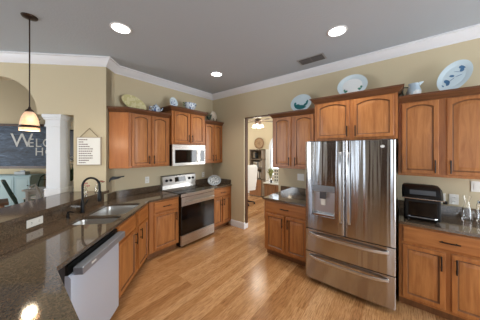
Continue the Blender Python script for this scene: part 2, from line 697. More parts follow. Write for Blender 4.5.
def base(label, loc, rz, w, d, cols, name='base_cabinet', toe=True, dz=(.70, .865), drawers=None, hollow=False):
    """cols: doors (x0, x1, handle x); drawers: (x0, x1, handle?)"""
    t = thing(name, label, 'cabinet', (loc[0], loc[1], 0), rz, 'honey maple base cabinets')
    if hollow:
        MB().box(0, w, -d, -.002, .10, .12).box(0, w, -d, -d + .02, .12, .878).box(0, .018, -d + .02, -.002, .12, .66).box(w - .018, w, -d + .02, -.002, .12, .66).box(.018, w - .018, -.014, -.002, .12, .66).build('body', M['wood'], t)
    else:
        MB().box(0, w, -d, -.002, .10, .878).build('body', M['wood'], t)
    MB().box(.0, w, -d + .07, -.03, 0, .10).build('toe_kick', M['glaze'], t)
    for x0, x1, hx in cols:
        door('door', x0, x1, .13, dz[0] - .025, -d, t, False, handle=hx, hz=dz[0] - .025 - .10)
    for x0, x1, hd in drawers:
        drawer(x0, x1, dz[0], dz[1], -d, t, hd)
    return t


R90 = -PI / 2
# ---- wall A uppers
# angled end cabinet
t = thing('wall_cabinet', 'honey maple wall cabinet with an angled end panel, left of the microwave', 'cabinet', (-2.04, 0, 1.39), 0, 'honey maple wall cabinets')
W = .68
fp = [(0, -.33), (W, -.33), (W, -.004), (-.075, -.004), (-.205, -.132), (-.20, -.137)]
zt = 2.31 - 1.39
bm_ = MB().prism([(0, -.33), (W, -.33), (W, -.004), (-.07, -.004), (-.198, -.130)], 0, zt - .004)
bm_.build('body', M['wood'], t)
MB().prism([(-.006, -.332), (0, -.326), (-.194, -.132), (-.2, -.138)], .0, zt - .07).build('end_panel', M['endpanel'], t)
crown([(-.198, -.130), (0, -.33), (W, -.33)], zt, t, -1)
door('door', .04, .325, .03, zt - .085, -.33, t, handle=.30, hz=.12)
door('door', .355, .645, .03, zt - .085, -.33, t, handle=.38, hz=.12)

upper('taller honey maple wall cabinet with two arched doors above the microwave', (-1.345, 0), 0, .77, 1.775, 2.45, .38,
      [(.045, .37, .345), (.40, .725, .425)], (1, 1))
upper('narrow honey maple wall cabinet in the corner, right of the microwave', (-.570, 0), 0, .566, 1.39, 2.31, .33,
      [(.04, .27, .245), (.295, .53, .32)], (0, 0))

# ---- wall B uppers (local x runs along -y)
upper('honey maple wall cabinet beside the doorway, left of the refrigerator', (0, -1.835), R90, .725, 1.37, 2.285, .33,
      [(.035, .335, .31), (.39, .70, .415)], (1, 0))
upper('raised honey maple wall cabinet with two arched doors over the refrigerator', (0, -2.562), R90, .945, 1.795, 2.405, .39,
      [(.035, .452, .425), (.495, .91, .52)], (1, 1))
upper('honey maple wall cabinet right of the refrigerator, above the black toaster oven', (0, -3.512), R90, .76, 1.37, 2.285, .33,
      [(.03, .335, .305), (.395, .725, .42)], (0, 1))

# ---- base cabinets
base('honey maple base cabinet left of the range, one drawer over one door', (-1.86, 0), 0, .508, .60,
     [(.07, .475, .445)], drawers=[(.07, .475, True)])
base('honey maple base cabinet in the corner right of the range', (-.580, 0), 0, .577, .60,
     [(.035, .275, .25), (.295, .535, .32)], drawers=[(.035, .535, True)])
base('honey maple base cabinet beside the doorway under the small counter', (0, -1.845), R90, .715, .60,
     [(.035, .345, .315), (.375, .68, .405)], drawers=[(.035, .68, True)])
base('honey maple base cabinet right of the refrigerator under the toaster oven', (0, -3.515), R90, .74, .60,
     [(.03, .345, .315), (.385, .71, .415)], drawers=[(.03, .71, True)])


def DG(t_, c):          # diagonal frame -> world xy ; t along (1,1), c = y - x
    return ((t_ - c * S) * S, (t_ + c * S) * S)


CF = 1.27
bk = CF + .54 / S
base('honey maple sink cabinet beside the dishwasher on the diagonal run', DG(-2.685, bk), PI / 4, .452, .54,
     [(.02, .440, .415)], drawers=[(.02, .440, False)], hollow=True)
base('honey maple sink cabinet on the diagonal run nearest the range corner', DG(-2.175, bk), PI / 4, .425, .54,
     [(.02, .36, .055)], drawers=[(.02, .36, False)], hollow=True)
base('honey maple base cabinet under the near end of the peninsula', (-3.62, -2.93), PI / 2, 1.1, .50,
     [(.05, .53, .5), (.57, 1.05, .6)], drawers=[(.05, .53, True), (.57, 1.05, True)])

# ------------------------------------------------------------------ counters


def rrect(t0, t1, c0, c1, r, n=5):
    out = []
    for cx, cy, a in ((t1 - r, c1 - r, 0), (t0 + r, c1 - r, 90), (t0 + r, c0 + r, 180), (t1 - r, c0 + r, 270)):
        for k in range(n + 1):
            th = math.radians(a + 90 * k / n)
            out.append((cx + r * math.cos(th), cy + r * math.sin(th)))
    return out


CC = 1.245
SB = [rrect(-2.685, -2.43, .945, 1.375, .06), rrect(-2.40, -1.885, .945, 1.39, .07)]   # (t, w) with w = c*S


def tw(p):
    return ((p[0] - p[1]) * S, (p[0] + p[1]) * S)


holes = [[tw(p) for p in lp] for lp in SB]
ct = thing('countertop', 'dark brown granite countertop running from the range round the sink and peninsula', 'countertop')
outline = [(-1.351, -.003), (-1.351, -.625), (-.625 - CC, -.625), DG(-3.45, CC), (-3.085, -2.98), (-3.95, -2.98), (-3.95, BL(-3.95)[1] + .012), BL(-2.30, .012), (-2.262, -.150), (-2.122, -.008)]
MB_ = slab(MB(), [outline] + holes, .884, .914)
MB_.build('slab', M['granite'], ct, bevel=.004)
MB().box(-2.10, -1.351, -.022, -.002, .914, 1.015).build('backsplash', M['granite'], ct)
MB().prism([BL(-3.95, .008), BL(-2.31, .008), BL(-2.31, .030), BL(-3.95, .030)], .9145, 1.029).build('splash_panel', M['granite'], ct)

MB().prism([(-2.105, -.022), (-2.122, -.005), (-2.262, -.146), (-2.245, -.163)], .9145, 1.015).build('side_splash', M['granite'], ct)
ct = thing('countertop', 'short dark granite counter in the corner right of the range', 'countertop')
MB().box(-.583, -.003, -.625, -.003, .884, .914).build('slab', M['granite'], ct, bevel=.004)
MB().box(-.583, -.003, -.022, -.002, .914, 1.015).build('backsplash', M['granite'], ct)
MB().box(-.022, -.002, -.60, -.022, .914, 1.015).build('side_splash', M['granite'], ct)
ct = thing('countertop', 'small dark granite counter between the doorway and the refrigerator', 'countertop')
MB().box(-.635, -.003, -2.565, -1.82, .884, .914).build('slab', M['granite'], ct, bevel=.004)
MB().box(-.022, -.002, -2.565, -1.83, .914, 1.015).build('backsplash', M['granite'], ct)
ct = thing('countertop', 'dark granite counter right of the refrigerator holding the toaster oven', 'countertop')
MB().box(-.635, -.003, -4.27, -3.512, .884, .914).build('slab', M['granite'], ct, bevel=.004)
MB().box(-.022, -.002, -4.27, -3.512, .914, 1.015).build('backsplash', M['granite'], ct)

# raised bar top
bk1 = BL(-2.56, .48)
bar = MB().prism([BL(-3.95, -.005), (-2.235, -.142), (-2.262, -.115), (-2.30, -.165), (-2.66, .197), BL(-2.60, .49), BL(-3.95, .49)], 1.03, 1.07)
bar = MB()
slab(bar, [[BL(-3.95, -.005), (-2.24, -.146), (-2.236, -.130), (-2.272, -.158), (-2.288, -.175), (-2.655, .192), BL(-3.95, .46)]], 1.032, 1.070)
o = bar.build('bar_top', M['granite'], bevel=.006)
tag(o, 'raised dark granite bar top along the peninsula, below the pendant lamp', 'countertop')

# sink
sk = thing('kitchen_sink', 'stainless steel double bowl sink set in the granite below the black faucet', 'sink')


def bowl(lp, depth):
    c = (sum(p[0] for p in lp) / len(lp), sum(p[1] for p in lp) / len(lp))
    def ring(k, z, out=0.):
        r = []
        for p in lp:
            q = ((p[0] - c[0]) * k + c[0] + math.copysign(out, p[0] - c[0]), (p[1] - c[1]) * k + c[1] + math.copysign(out, p[1] - c[1]))
            x, y = tw(q)
            r.append((x, y, z))
        return r
    mb = MB().loft([ring(1, .8835, .012), ring(1, .8835), ring(.97, .86), ring(.94, .914 - depth + .02), ring(.86, .914 - depth)], False, True)
    o = mb.build('bowl', M['sinksteel'], sk, smooth=True)
    md = o.modifiers.new('s', 'SOLIDIFY')
    md.thickness = .0015
    x, y = tw(c)
    MB().lathe([(.001, .004), (.035, .004), (.042, .001)], (x, y, .914 - depth + .001), 20).build('drain', M['chrome'], o, smooth=True)


bowl(SB[0], .17)
bowl(SB[1], .21)

# faucet
fx, fy = DG(-2.28, 2.08)
fc = thing('kitchen_faucet', 'black high-arc pull-down kitchen faucet behind the sink', 'faucet', (fx, fy, .9145), -PI / 4)
# local +x = world (1,-1)/sqrt2 toward the sink
MB().lathe([(0.001, 0), (.030, 0), (.030, .008), (.020, .014), (.019, .13), (.0145, .14), (.0145, .15)], n=18).build('base', M['black'], fc, smooth=True)
pth = [(0, 0, .12), (0, 0, .315)]
for k in range(1, 15):
    a = PI - PI * k / 14
    pth.append((.095 + .095 * math.cos(a), 0, .315 + .10 * math.sin(a)))
pth += [(.19, 0, .25)]
MB().tube(pth, .0125, 12).build('spout', M['black'], fc, smooth=True)
MB().lathe([(.001, 0), (.021, 0), (.023, .02), (.018, .11), (.013, .12), (.001, .12)], (.19, 0, .135), 16).build('spray_head', M['black'], fc, smooth=True)
MB().tube([(0, .0, .075), (.0, .045, .085), (.02, .075, .15)], [.010, .008, .006], 10).build('lever', M['black'], fc, smooth=True)

sd = thing('soap_dispenser', 'short black soap pump on the counter left of the faucet', 'soap dispenser', DG(-2.49, 2.10) + (.9145,), -PI / 4)
MB().lathe([(.001, 0), (.022, 0), (.022, .006), (.014, .012), (.013, .05), (.008, .055), (.008, .075)], n=16).build('body', M['black'], sd, smooth=True)
MB().tube([(0, 0, .072), (.03, 0, .078), (.07, 0, .068)], [.008, .007, .005], 8).build('nozzle', M['black'], sd, smooth=True)

# ------------------------------------------------------------------ dishwasher
dwp = DG(-3.305, bk)
d_ = thing('dishwasher', 'stainless steel dishwasher with a grey bar handle under the peninsula counter', 'dishwasher', dwp + (0,), PI / 4)
D0 = .54
MB().box(-.04, .60, -D0 + .0, -.02, .08, .876).build('body', M['slategrey'], d_)
MB().box(.02, .59, -D0 + .05, -.05, 0, .08).build('toe_kick', M['black'], d_)
dd = MB()
def bl(z, b, y=-D0 - .045):
    return [(-.055, -D0 - .002, z), (.588, -D0 - .002, z), (.588, y + b, z), (.5, y, z), (.1, y, z), (-.055, y + b, z)]
dd.loft([bl(.10, .004), bl(.78, .004), bl(.80, .02)])
dr = dd.build('door', M['steel_dw'], d_, smooth=True)
MB().box(-.05, .600, -D0 - .02, -D0 - .002, .80, .868).build('control_panel', M['black'], d_)
hb = MB().box(-.035, .586, -D0 - .105, -D0 - .04, .792, .846)
hb.build('handle', mat('handle_steel', srgb(150, 158, 170), .32, .6), dr, bevel=.004)
MB().box(.03, .05, -D0 - .045, -D0 - .01, .806, .836).build('bracket', M['slategrey'], dr)
MB().box(.56, .58, -D0 - .045, -D0 - .01, .806, .836).build('bracket', M['slategrey'], dr)
lg = MB()
for k in range(5):
    lg.box(.06 + k * .011, .0675 + k * .011, -D0 - .1062, -D0 - .1045, .814, .828)
lg.build('badge', M['white'], dr)

# ------------------------------------------------------------------ range
rg = thing('kitchen_range', 'stainless steel electric range with black glass cooktop and oven door', 'range', (-1.348, 0, 0))
RW = .762
MB().box(.003, RW - .003, -.625, -.02, .02, .905).build('body', M['black'], rg)
MB().box(.0, RW, -.655, -.09, .905, .922).build('cooktop', M['blackgloss'], rg, bevel=.003)
ck = MB()
for cx, cy, r in ((.2, -.5, .10), (.56, -.5, .08), (.2, -.24, .075), (.56, -.24, .10)):
    ck.lathe([(r - .003, .0005), (r, .0005)], (cx, cy, .9225), 28)
ck.build('burner_ring', M['slategrey'], rg)
MB().box(0, RW, -.672, -.655, .868, .921).build('front_trim', M['steelx'], rg, bevel=.003)
od = MB().box(.004, RW - .004, -.672, -.628, .225, .862)
od = od.build('oven_door', M['blackgloss'], rg, bevel=.003)
MB().box(.004, RW - .004, -.6735, -.6715, .715, .862).build('door_panel', M['steelx'], od)
hn = MB().tube([(.05, -.715, .785), (.38, -.722, .785), (RW - .05, -.715, .785)], .0135, 12)
hn.tube([(.07, -.67, .785), (.07, -.715, .785)], .010, 8).tube([(RW - .07, -.67, .785), (RW - .07, -.715, .785)], .010, 8)
hn.build('handle', M['steelx'], od, smooth=True)
MB().box(.12, RW - .12, -.6728, -.6719, .32, .63).build('window', mat('oven_window', srgb(24, 22, 22), .12), od)
MB().box(.004, RW - .004, -.672, -.628, .045, .215).build('storage_drawer', M['steelx'], rg, bevel=.003)
bgd = MB().loft([[(0, -.085, .922), (RW, -.085, .922), (RW, -.012, .922), (0, -.012, .922)], [(0, -.075, 1.00), (RW, -.075, 1.00), (RW, -.012, 1.00), (0, -.012, 1.00)]])
bgd.build('backguard', M['steelx'], rg)
cp = MB().loft([[(0, -.105, 1.00), (RW, -.105, 1.00), (RW, -.012, 1.00), (0, -.012, 1.00)], [(0, -.075, 1.165), (RW, -.075, 1.165), (RW, -.012, 1.165), (0, -.012, 1.165)], [(0, -.06, 1.18), (RW, -.06, 1.18), (RW, -.012, 1.18), (0, -.012, 1.18)]])
cp = cp.build('control_panel', mat('control_panel_steel', srgb(168, 166, 162), .4, .9), rg)
MB().loft([[(.255, -.1005, 1.045), (.50, -.1005, 1.045), (.50, -.088, 1.045), (.255, -.088, 1.045)], [(.255, -.087, 1.135), (.50, -.087, 1.135), (.50, -.075, 1.135), (.255, -.075, 1.135)]]).build('display', M['blackgloss'], cp)
for kx in (.075, .165, .595, .685):
    k = MB().lathe([(.027, 0), (.027, .006), (.021, .01), (.019, .026), (.001, .028)], n=16, cap0=True)
    k.xf(Matrix.Translation((kx, -.092, 1.09)) @ Matrix.Rotation(PI / 2 + .18, 4, 'X'))
    k.build('knob', M['black'], cp, smooth=True)

# microwave
mw = thing('microwave', 'stainless steel over-the-range microwave under the tall cabinet', 'microwave', (-1.345, 0, 1.385))
MB().box(0.004, .758, -.37, -.01, 0, .385).build('body', M['black'], mw)
md_ = MB().box(.004, .60, -.405, -.371, .0, .385).build('door', M['steelx'], mw, bevel=.003)
MB().box(.05, .525, -.4075, -.4045, .05, .29).build('window', M['blackgloss'], md_)
MB().tube([(.565, -.405, .05), (.565, -.435, .06), (.565, -.435, .28), (.565, -.405, .29)], .009, 8).build('handle', M['chrome'], md_, smooth=True)
c_ = MB().box(.604, .758, -.405, -.371, .0, .385).build('control_panel', M['steelx'], mw, bevel=.003)
MB().box(.625, .735, -.4075, -.4045, .06, .285).build('keypad', M['blackgloss'], c_)

# ------------------------------------------------------------------ refrigerator
fr = thing('refrigerator', 'stainless steel french door refrigerator with two freezer drawers and ice dispenser', 'refrigerator', (0, -2.583, 0), R90)
FW = .908
MB().box(.004, FW - .004, -.745, -.03, .03, 1.755).build('body', M['slategrey'], fr)
MB().box(.03, FW - .03, -.72, -.10, 0, .07).build('base_grille', M['black'], fr)


def bowed(x0, x1, z0, z1, yf=-.822, yb=-.752, bow=.012, n=12, mt=None, name='door', cut=None):
    """gently bowed front across the whole refrigerator width"""
    def front(x):
        u = (x - FW / 2) / (FW / 2)
        e = min(x - x0, x1 - x)
        return yf - bow * (1 - u * u) + (.012 * (1 - e / .014) ** 2 if e < .014 else 0)
    xs = sorted(set([x0, x0 + .003, x0 + .007, x0 + .014, x1 - .014, x1 - .007, x1 - .003, x1] + [x0 + .014 + (x1 - x0 - .028) * k / n for k in range(n + 1)]))
    def lp(z):
        return [(x, front(x), z) for x in xs] + [(x1, yb, z), (x0, yb, z)]
    return MB().loft([lp(z0), lp(z1)]), front


def cut_door(x0, x1, z0, z1, hx0, hx1, hz0, hz1):
    mb = MB()
    f0 = None
    for a, b, c, d in ((x0, hx0, z0, z1), (hx1, x1, z0, z1), (hx0, hx1, z0, hz0), (hx0, hx1, hz1, z1)):
        pass
    u = lambda x: (x - FW / 2) / (FW / 2)
    def front(x):
        e = min(x - x0, x1 - x)
        return -.822 - .012 * (1 - u(x) ** 2) + (.012 * (1 - e / .014) ** 2 if e < .014 else 0)
    xs = sorted(set([x0, x0 + .003, x0 + .007, x0 + .014, hx0, hx1, x1 - .014, x1 - .007, x1 - .003, x1] + [hx0 + (hx1 - hx0) * k / 6 for k in range(7)]))
    zs = [z0, hz0, hz1, z1]
    for i in range(len(xs) - 1):
        for j in range(3):
            if j == 1 and xs[i] >= hx0 - 1e-6 and xs[i + 1] <= hx1 + 1e-6:
                continue
            mb.add([(xs[i], front(xs[i]), zs[j]), (xs[i + 1], front(xs[i + 1]), zs[j]), (xs[i + 1], front(xs[i + 1]), zs[j + 1]), (xs[i], front(xs[i]), zs[j + 1])], [(0, 1, 2, 3)])
    yb = -.752
    lo_ = [(x, front(x), z0) for x in xs]
    hi_ = [(x, front(x), z1) for x in xs]
    mb.add(lo_ + [(x1, yb, z0), (x0, yb, z0)], [list(range(len(xs) + 2))])
    mb.add(hi_ + [(x1, yb, z1), (x0, yb, z1)], [list(range(len(xs) + 2))])
    mb.add([(x0, front(x0), z0), (x0, yb, z0), (x0, yb, z1), (x0, front(x0), z1)], [(0, 1, 2, 3)])
    mb.add([(x1, front(x1), z0), (x1, yb, z0), (x1, yb, z1), (x1, front(x1), z1)], [(0, 1, 2, 3)])
    mb.add([(x0, yb, z0), (x1, yb, z0), (x1, yb, z1), (x0, yb, z1)], [(0, 1, 2, 3)])
    return mb, front


dm, ff = cut_door(.0, .4515, .685, 1.765, .085, .35, .86, 1.235)
ld = weld(dm.build('door', M['steel'], fr, smooth=True))
rc = MB()
hx0, hx1, hz0, hz1 = .085, .35, .86, 1.235
yy, yr = -.825, -.765
rc.add([(hx0, ff(hx0), hz0), (hx1, ff(hx1), hz0), (hx1, ff(hx1), hz1), (hx0, ff(hx0), hz1), (hx0 + .01, yr, hz0 + .03), (hx1 - .01, yr, hz0 + .03), (hx1 - .01, yr, hz1), (hx0 + .01, yr, hz1)],
       [(0, 1, 5, 4), (1, 2, 6, 5), (2, 3, 7, 6), (3, 0, 4, 7), (4, 5, 6, 7)])
ds = rc.build('dispenser', M['steel_light'], ld)
MB().box(hx0 + .002, hx1 - .002, -.838, -.80, 1.155, 1.236).build('control_strip', mat('dispenser_panel', srgb(150, 156, 162), .25, .6), ds, bevel=.006)
MB().box(.175, .245, -.82, -.77, 1.07, 1.155).build('nozzle', M['slategrey'], ds, bevel=.005)
MB().box(.185, .235, -.795, -.77, .99, 1.07).build('paddle', M['white'], ds, bevel=.003)
MB().box(hx0 + .012, hx1 - .012, -.828, -.77, .862, .885).build('drip_tray', M['chrome'], ds, bevel=.003)
dm, _f = bowed(.4565, FW, .685, 1.765)
rd = dm.build('door', M['steel'], fr, smooth=True)
MB().lathe([(.001, .0012), (.014, .0012), (.015, 0)], n=20, sx=1.3).xf(Matrix.Translation((.80, _f(.80) - .0, 1.70)) @ Matrix.Rotation(PI / 2, 4, 'X')).build('badge', M['white'], rd)
dm, _ = bowed(0, FW, .400, .675)
d1 = dm.build('freezer_drawer', M['steel'], fr, smooth=True)
dm, _ = bowed(0, FW, .065, .390)
d2 = dm.build('freezer_drawer', M['steel'], fr, smooth=True)
for dr_, hx in ((ld, .415), (rd, .500)):
    mb = MB()
    y0 = -.834
    mb.loft([[(hx - .013, y0 - a, z), (hx + .013, y0 - a, z), (hx + .010, y0 - a - .014, z), (hx - .010, y0 - a - .014, z)] for a, z in ((.0, .83), (.03, .87), (.042, 1.0), (.045, 1.24), (.042, 1.48), (.03, 1.60), (.0, 1.64))])
    mb.build('handle', M['steel_light'], dr_, smooth=True)
for dr_, hz in ((d1, .625), (d2, .345)):
    mb = MB()
    loops = []
    for k in range(17):
        x = .055 + (FW - .11) * k / 16
        u_ = (x - FW / 2) / (FW / 2)
        a = .052 * (1 - abs(2 * k / 16 - 1) ** 6)
        y = -.822 - .012 * (1 - u_ * u_) - a
        loops.append([(x, y, hz + .014), (x, y, hz - .014), (x, y - .013, hz - .011), (x, y - .013, hz + .011)])
    mb.loft(loops).build('handle', M['steel_light'], dr_, smooth=True)
MB().box(.02, .12, -.80, -.70, 1.757, 1.775).box(FW - .12, FW - .02, -.80, -.70, 1.757, 1.775).build('hinge_cover', M['slategrey'], fr, bevel=.004)

# ------------------------------------------------------------------ counter objects
to = thing('toaster_oven', 'black domed toaster oven with a chrome rim on the counter by the refrigerator', 'toaster oven', (-.22, -3.545, .9145), R90)
# local x = -world y, local -y = -world x
MB().box(.02, .30, -.30, 0, .015, .235).build('body', M['black'], to, bevel=.012)
lid = MB()
pr_ = [(-.31, .235), (-.315, .27), (-.27, .33), (-.19, .362), (-.08, .365), (.005, .34), (.01, .235)]
def lidloop(x, k):
    return [(x, -.15 + (y + .15) * k, .235 + (z - .235) * k) for y, z in pr_]
lid.loft([lidloop(.0, .80), lidloop(.012, .95), lidloop(.04, 1), lidloop(.26, 1), lidloop(.30, .93), lidloop(.318, .74)])
ld_ = lid.build('lid', M['black'], to, smooth=True)
MB().add([(.06, -.313, .275), (.26, -.313, .275), (.26, -.285, .318), (.06, -.285, .318)], [(0, 1, 2, 3)]).xf(Matrix.Translation((0, -.006, .006))).build('window', M['slategrey'], ld_)
MB().box(-.004, .322, -.318, .012, .232, .241).build('rim', M['chrome'], to, bevel=.003)
MB().box(.05, .27, -.304, -.299, .05, .20).build('glass_panel', M['blackgloss'], to)
MB().tube([(.05, -.305, .045), (.07, -.325, .045), (.25, -.325, .045), (.27, -.305, .045)], .005, 8).build('handle', M['chrome'], to, smooth=True)
MB().lathe([(.018, 0), (.016, .03), (.001, .03)], n=14).xf(Matrix.Translation((.318, -.25, .215)) @ Matrix.Rotation(PI / 2, 4, 'Y')).build('knob', M['black'], to, smooth=True)
for a, b in ((.05, -.26), (.27, -.26), (.05, -.04), (.27, -.04)):
    MB().lathe([(.012, 0), (.012, .016)], (a, b, 0), 10, cap0=True, cap1=True).build('foot', M['black'], to)

cf = MB()
ot = [(.001, 0), (.052, 0), (.056, .01), (.054, .05), (.035, .10), (.028, .125), (.030, .14), (.044, .165), (.046, .17)]
inn_ = [(.043, .17), (.041, .164), (.027, .14), (.025, .125), (.032, .10), (.050, .05), (.051, .012), (.001, .006)]
cf.lathe(ot + inn_, n=24)
cf = cf.build('glass_carafe', M['glass'], smooth=True)
cf.location = (-.14, -4.085, .9145)
cf.scale = (.72, .72, 1.5)
tag(cf, 'clear hourglass glass carafe on the right granite counter', 'carafe')
jr = thing('glass_jar', 'clear glass jar with a silver lid at the right edge, beside the carafe', 'jar', (-.13, -4.19, .9145))
jr.scale = (.8, .8, 1.4)
MB().lathe([(.001, 0), (.045, 0), (.048, .006), (.048, .12), (.038, .135), (.035, .135), (.044, .118), (.044, .01), (.001, .006)], n=20).build('body', M['glass'], jr, smooth=True)
MB().lathe([(.001, .155), (.040, .155), (.042, .15), (.042, .136), (.001, .136)], n=20).build('lid', M['chrome'], jr, smooth=True)

# outlets and switches


def plate_cover(label, loc, rz, kind='outlet', w=.075, parts=1, group='white electrical plates', z=None):
    t = thing('wall_outlet' if kind == 'outlet' else 'light_switch', label, kind, loc, rz, group)
    MB().box(-w / 2, w / 2, -.006, -.0005, -.058, .058).build('cover_plate', M['white'], t, bevel=.002)
    for k in range(parts):
        x = (k - (parts - 1) / 2) * .046
        if kind == 'outlet':
            for dz_ in (-.024, .024):
                s_ = MB().box(x - .015, x + .015, -.0085, -.006, dz_ - .013, dz_ + .013).build('socket', M['white'], t, bevel=.001)
                MB().box(x - .008, x - .005, -.0092, -.0083, dz_ - .005, dz_ + .006).box(x + .005, x + .008, -.0092, -.0083, dz_ - .005, dz_ + .006).build('slots', M['black'], s_)
        else:
            MB().box(x - .016, x + .016, -.010, -.006, -.032, .032).build('rocker', M['white'], t, bevel=.001)
    return t


plate_cover('white outlet on the wall left of the range', (-1.60, 0, 1.135), 0)
plate_cover('white outlet on the wall right of the range', (-.30, 0, 1.11), 0)
plate_cover('white double switch plate between doorway and refrigerator', (0, -2.20, 1.20), R90, 'switch', .12, 2)
plate_cover('white outlet on the wall beside the toaster oven', (0, -3.905, 1.095), R90)
plate_cover('white outlet left of the glass carafe', (0, -4.01, 1.095), R90)
plate_cover('white switch plate under the far right wall cabinet', (0, -4.20, 1.26), R90, 'switch', .12, 2)
bp = BL(-3.02, .004)
ang = math.atan2(bd.y, bd.x)
po = thing('wall_outlet', 'white horizontal double outlet in the granite splash under the bar', 'outlet', (BL(-3.062, .008)[0], BL(-3.062, .008)[1], .975), ang, 'white electrical plates')
MB().box(-.075, .075, -.006, -.0005, -.037, .037).build('cover_plate', M['white'], po, bevel=.002)
for x in (-.035, .035):
    s_ = MB().box(x - .022, x + .022, -.0085, -.006, -.015, .015).build('socket', M['white'], po, bevel=.001)
    MB().box(x - .006, x + .006, -.0092, -.0083, -.008, -.005).box(x - .006, x + .006, -.0092, -.0083, .005, .008).build('slots', M['black'], s_)

# round glass dish on stand in the corner
def pose(o, loc, rz, tilt, roll=0.):
    o.matrix_world = Matrix.Translation(loc) @ Matrix.Rotation(rz, 4, 'Z') @ Matrix.Rotation(-tilt, 4, 'X') @ Matrix.Rotation(roll, 4, 'Y')


def patterned(name, base_c, c2, sc, th=.55, rough=.15):
    m = mat(name, base_c, rough)
    f_ = noise(m, coords(m), sc, 3, .6)
    lk(m, ramp(m, f_, [(th, base_c), (th + .04, c2)]), bsdf(m).inputs['Base Color'])
    return m


def platter(name, label, loc, rz, tilt, rx, rzr, m_rim, m_in, deco=None, roll=0., cat='plate', deep=.02, group=None):
    """upright plate facing local -y, resting on its lower edge at the Empty"""
    t = thing(name, label, cat, loc, 0, group)
    n = 36
    def ring(k, y):
        return [(rx * k * math.cos(2 * PI * i / n), y, rzr + rzr * k * math.sin(2 * PI * i / n)) for i in range(n)]
    t.rotation_mode = 'XYZ'
    t.matrix_world = Matrix.Translation(loc) @ Matrix.Rotation(rz, 4, 'Z') @ Matrix.Rotation(-tilt, 4, 'X')
    RM = Matrix.Translation((0, 0, rzr)) @ Matrix.Rotation(roll, 4, 'Y') @ Matrix.Translation((0, 0, -rzr))
    mb = MB().loft([ring(.02, .004), ring(.6, .004), ring(.72, 0), ring(1, -deep), ring(1, -deep - .004), ring(.97, -deep - .004), ring(.70, -.006), ring(.6, -.002), ring(.02, -.002)])
    mb.xf(RM)
    mb.build('dish', m_rim, t, smooth=True)
    w_ = MB().loft([ring(.66, -.0045), ring(.02, -.0045)], False, True)
    w_.xf(RM)
    w_.build('center', m_in, t, smooth=True)
    if deco:
        mb = MB()
        for (u, v, a, b, rot) in deco:
            pts = []
            for k in range(10):
                th = 2 * PI * k / 10
                px = a * math.cos(th) * math.cos(rot) - b * math.sin(th) * math.sin(rot)
                pz = a * math.cos(th) * math.sin(rot) + b * math.sin(th) * math.cos(rot)
                r_ = math.hypot(u, v)
                dy = -.0062 if r_ < .7 else -.006 - deep * (r_ - .7) / .3
                pts.append((rx * u + px, dy, rzr + rzr * v + pz))
            mb.add(pts, [list(range(10))])
        mb.xf(RM)
        mb.build('painting', deco_m[0], t)
    return t


deco_m = [mat('painted_teal', srgb(34, 116, 122), .3)]
M['pl_white'] = mat('pale_blue_china', srgb(205, 222, 230), .15)
M['pl_blue'] = patterned('blue_white_china', srgb(214, 226, 236), srgb(58, 92, 148), 38, .54)
M['pl_yel'] = patterned('yellow_green_glaze', srgb(226, 218, 172), srgb(208, 200, 146), 14, .5)
M['frost'] = mat('frosted_glass_dish', srgb(196, 202, 204), .1, **{'Transmission Weight': .5})
bzB = 2.286
platter('decorative_plate', 'round pale plate with teal coastline painting, on the cabinet left of the refrigerator', (-.20, -2.275, bzB), R90, .22, .175, .15, M['pl_white'], M['pl_white'],
        [(-.45, -.25, .06, .028, .2), (-.05, -.38, .08, .03, -.1), (.4, -.2, .05, .02, .7), (.55, .1, .03, .016, 1.2), (-.6, .02, .03, .02, 1.), (.15, -.55, .09, .02, 0), (-.3, -.6, .06, .02, -.3)])
deco_m[0] = mat('painted_green', srgb(46, 120, 104), .3)
platter('decorative_plate', 'large white plate with two small green figures, on the cabinet over the refrigerator', (-.19, -3.005, 2.406), R90, .22, .188, .165, M['pl_white'], mat('white_china', srgb(232, 238, 240), .15),
        [(-.42, -.45, .028, .016, .4), (.52, -.38, .03, .018, -.4), (-.50, -.3, .012, .016, 0), (.6, -.2, .014, .018, .3)])
deco_m[0] = mat('painted_blue', srgb(72, 116, 156), .3)
platter('decorative_platter', 'large oval pale platter with blue flowers, on the far right wall cabinet', (-.17, -3.99, bzB), R90, .2, .120, .19, M['pl_white'], M['pl_white'],
        [(.1, .62, .028, .022, .5), (.2, .45, .016, .022, 0), (-.15, .0, .02, .014, .3), (-.2, -.38, .03, .02, -.4), (-.05, -.5, .014, .02, 0), (-.3, -.7, .016, .012, 0), (.25, .1, .03, .003, .9), (0, -.2, .03, .003, 1.2), (.0, .3, .03, .003, .2)], roll=.5, cat='platter')
platter('decorative_platter', 'oval yellow-green platter leaning on the left wall cabinet', (-1.865, -.13, 2.311), 0, .25, .20, .125, M['pl_yel'], M['pl_yel'], roll=.42, cat='platter')
platter('decorative_plate', 'small blue and white plate on the tall cabinet over the microwave', (-1.235, -.27, 2.451), 0, .2, .082, .10, M['pl_white'], M['pl_blue'])
platter('glass_plate', 'round frosted glass plate on edge, on the corner counter right of the range', (-.38, -.46, .918), -.45, .2, .15, .11, M['frost'], patterned('etched_glass', srgb(120, 124, 124), srgb(200, 204, 204), 30, .5), cat='plate')

# blue and white teapot on left cabinet
tp = thing('teapot', 'small blue and white china teapot beside the yellow-green platter', 'teapot', (-1.55, -.22, 2.311), 0)
tp.scale = (1.2, 1.2, 1.2)
MB().ball((0, 0, .055), .07, .06, .055).build('body', M['pl_blue'], tp, smooth=True)
MB().tube([(.055, 0, .04), (.09, 0, .06), (.105, 0, .095)], [.014, .010, .007]).build('spout', M['pl_blue'], tp, smooth=True)
MB().tube([(-.055, 0, .085), (-.095, 0, .08), (-.10, 0, .04), (-.06, 0, .025)], .006).build('handle', M['pl_blue'], tp, smooth=True)
MB().lathe([(.04, .10), (.03, .115), (.006, .12), (.010, .135), (.001, .14)]).build('lid', M['pl_blue'], tp, smooth=True)

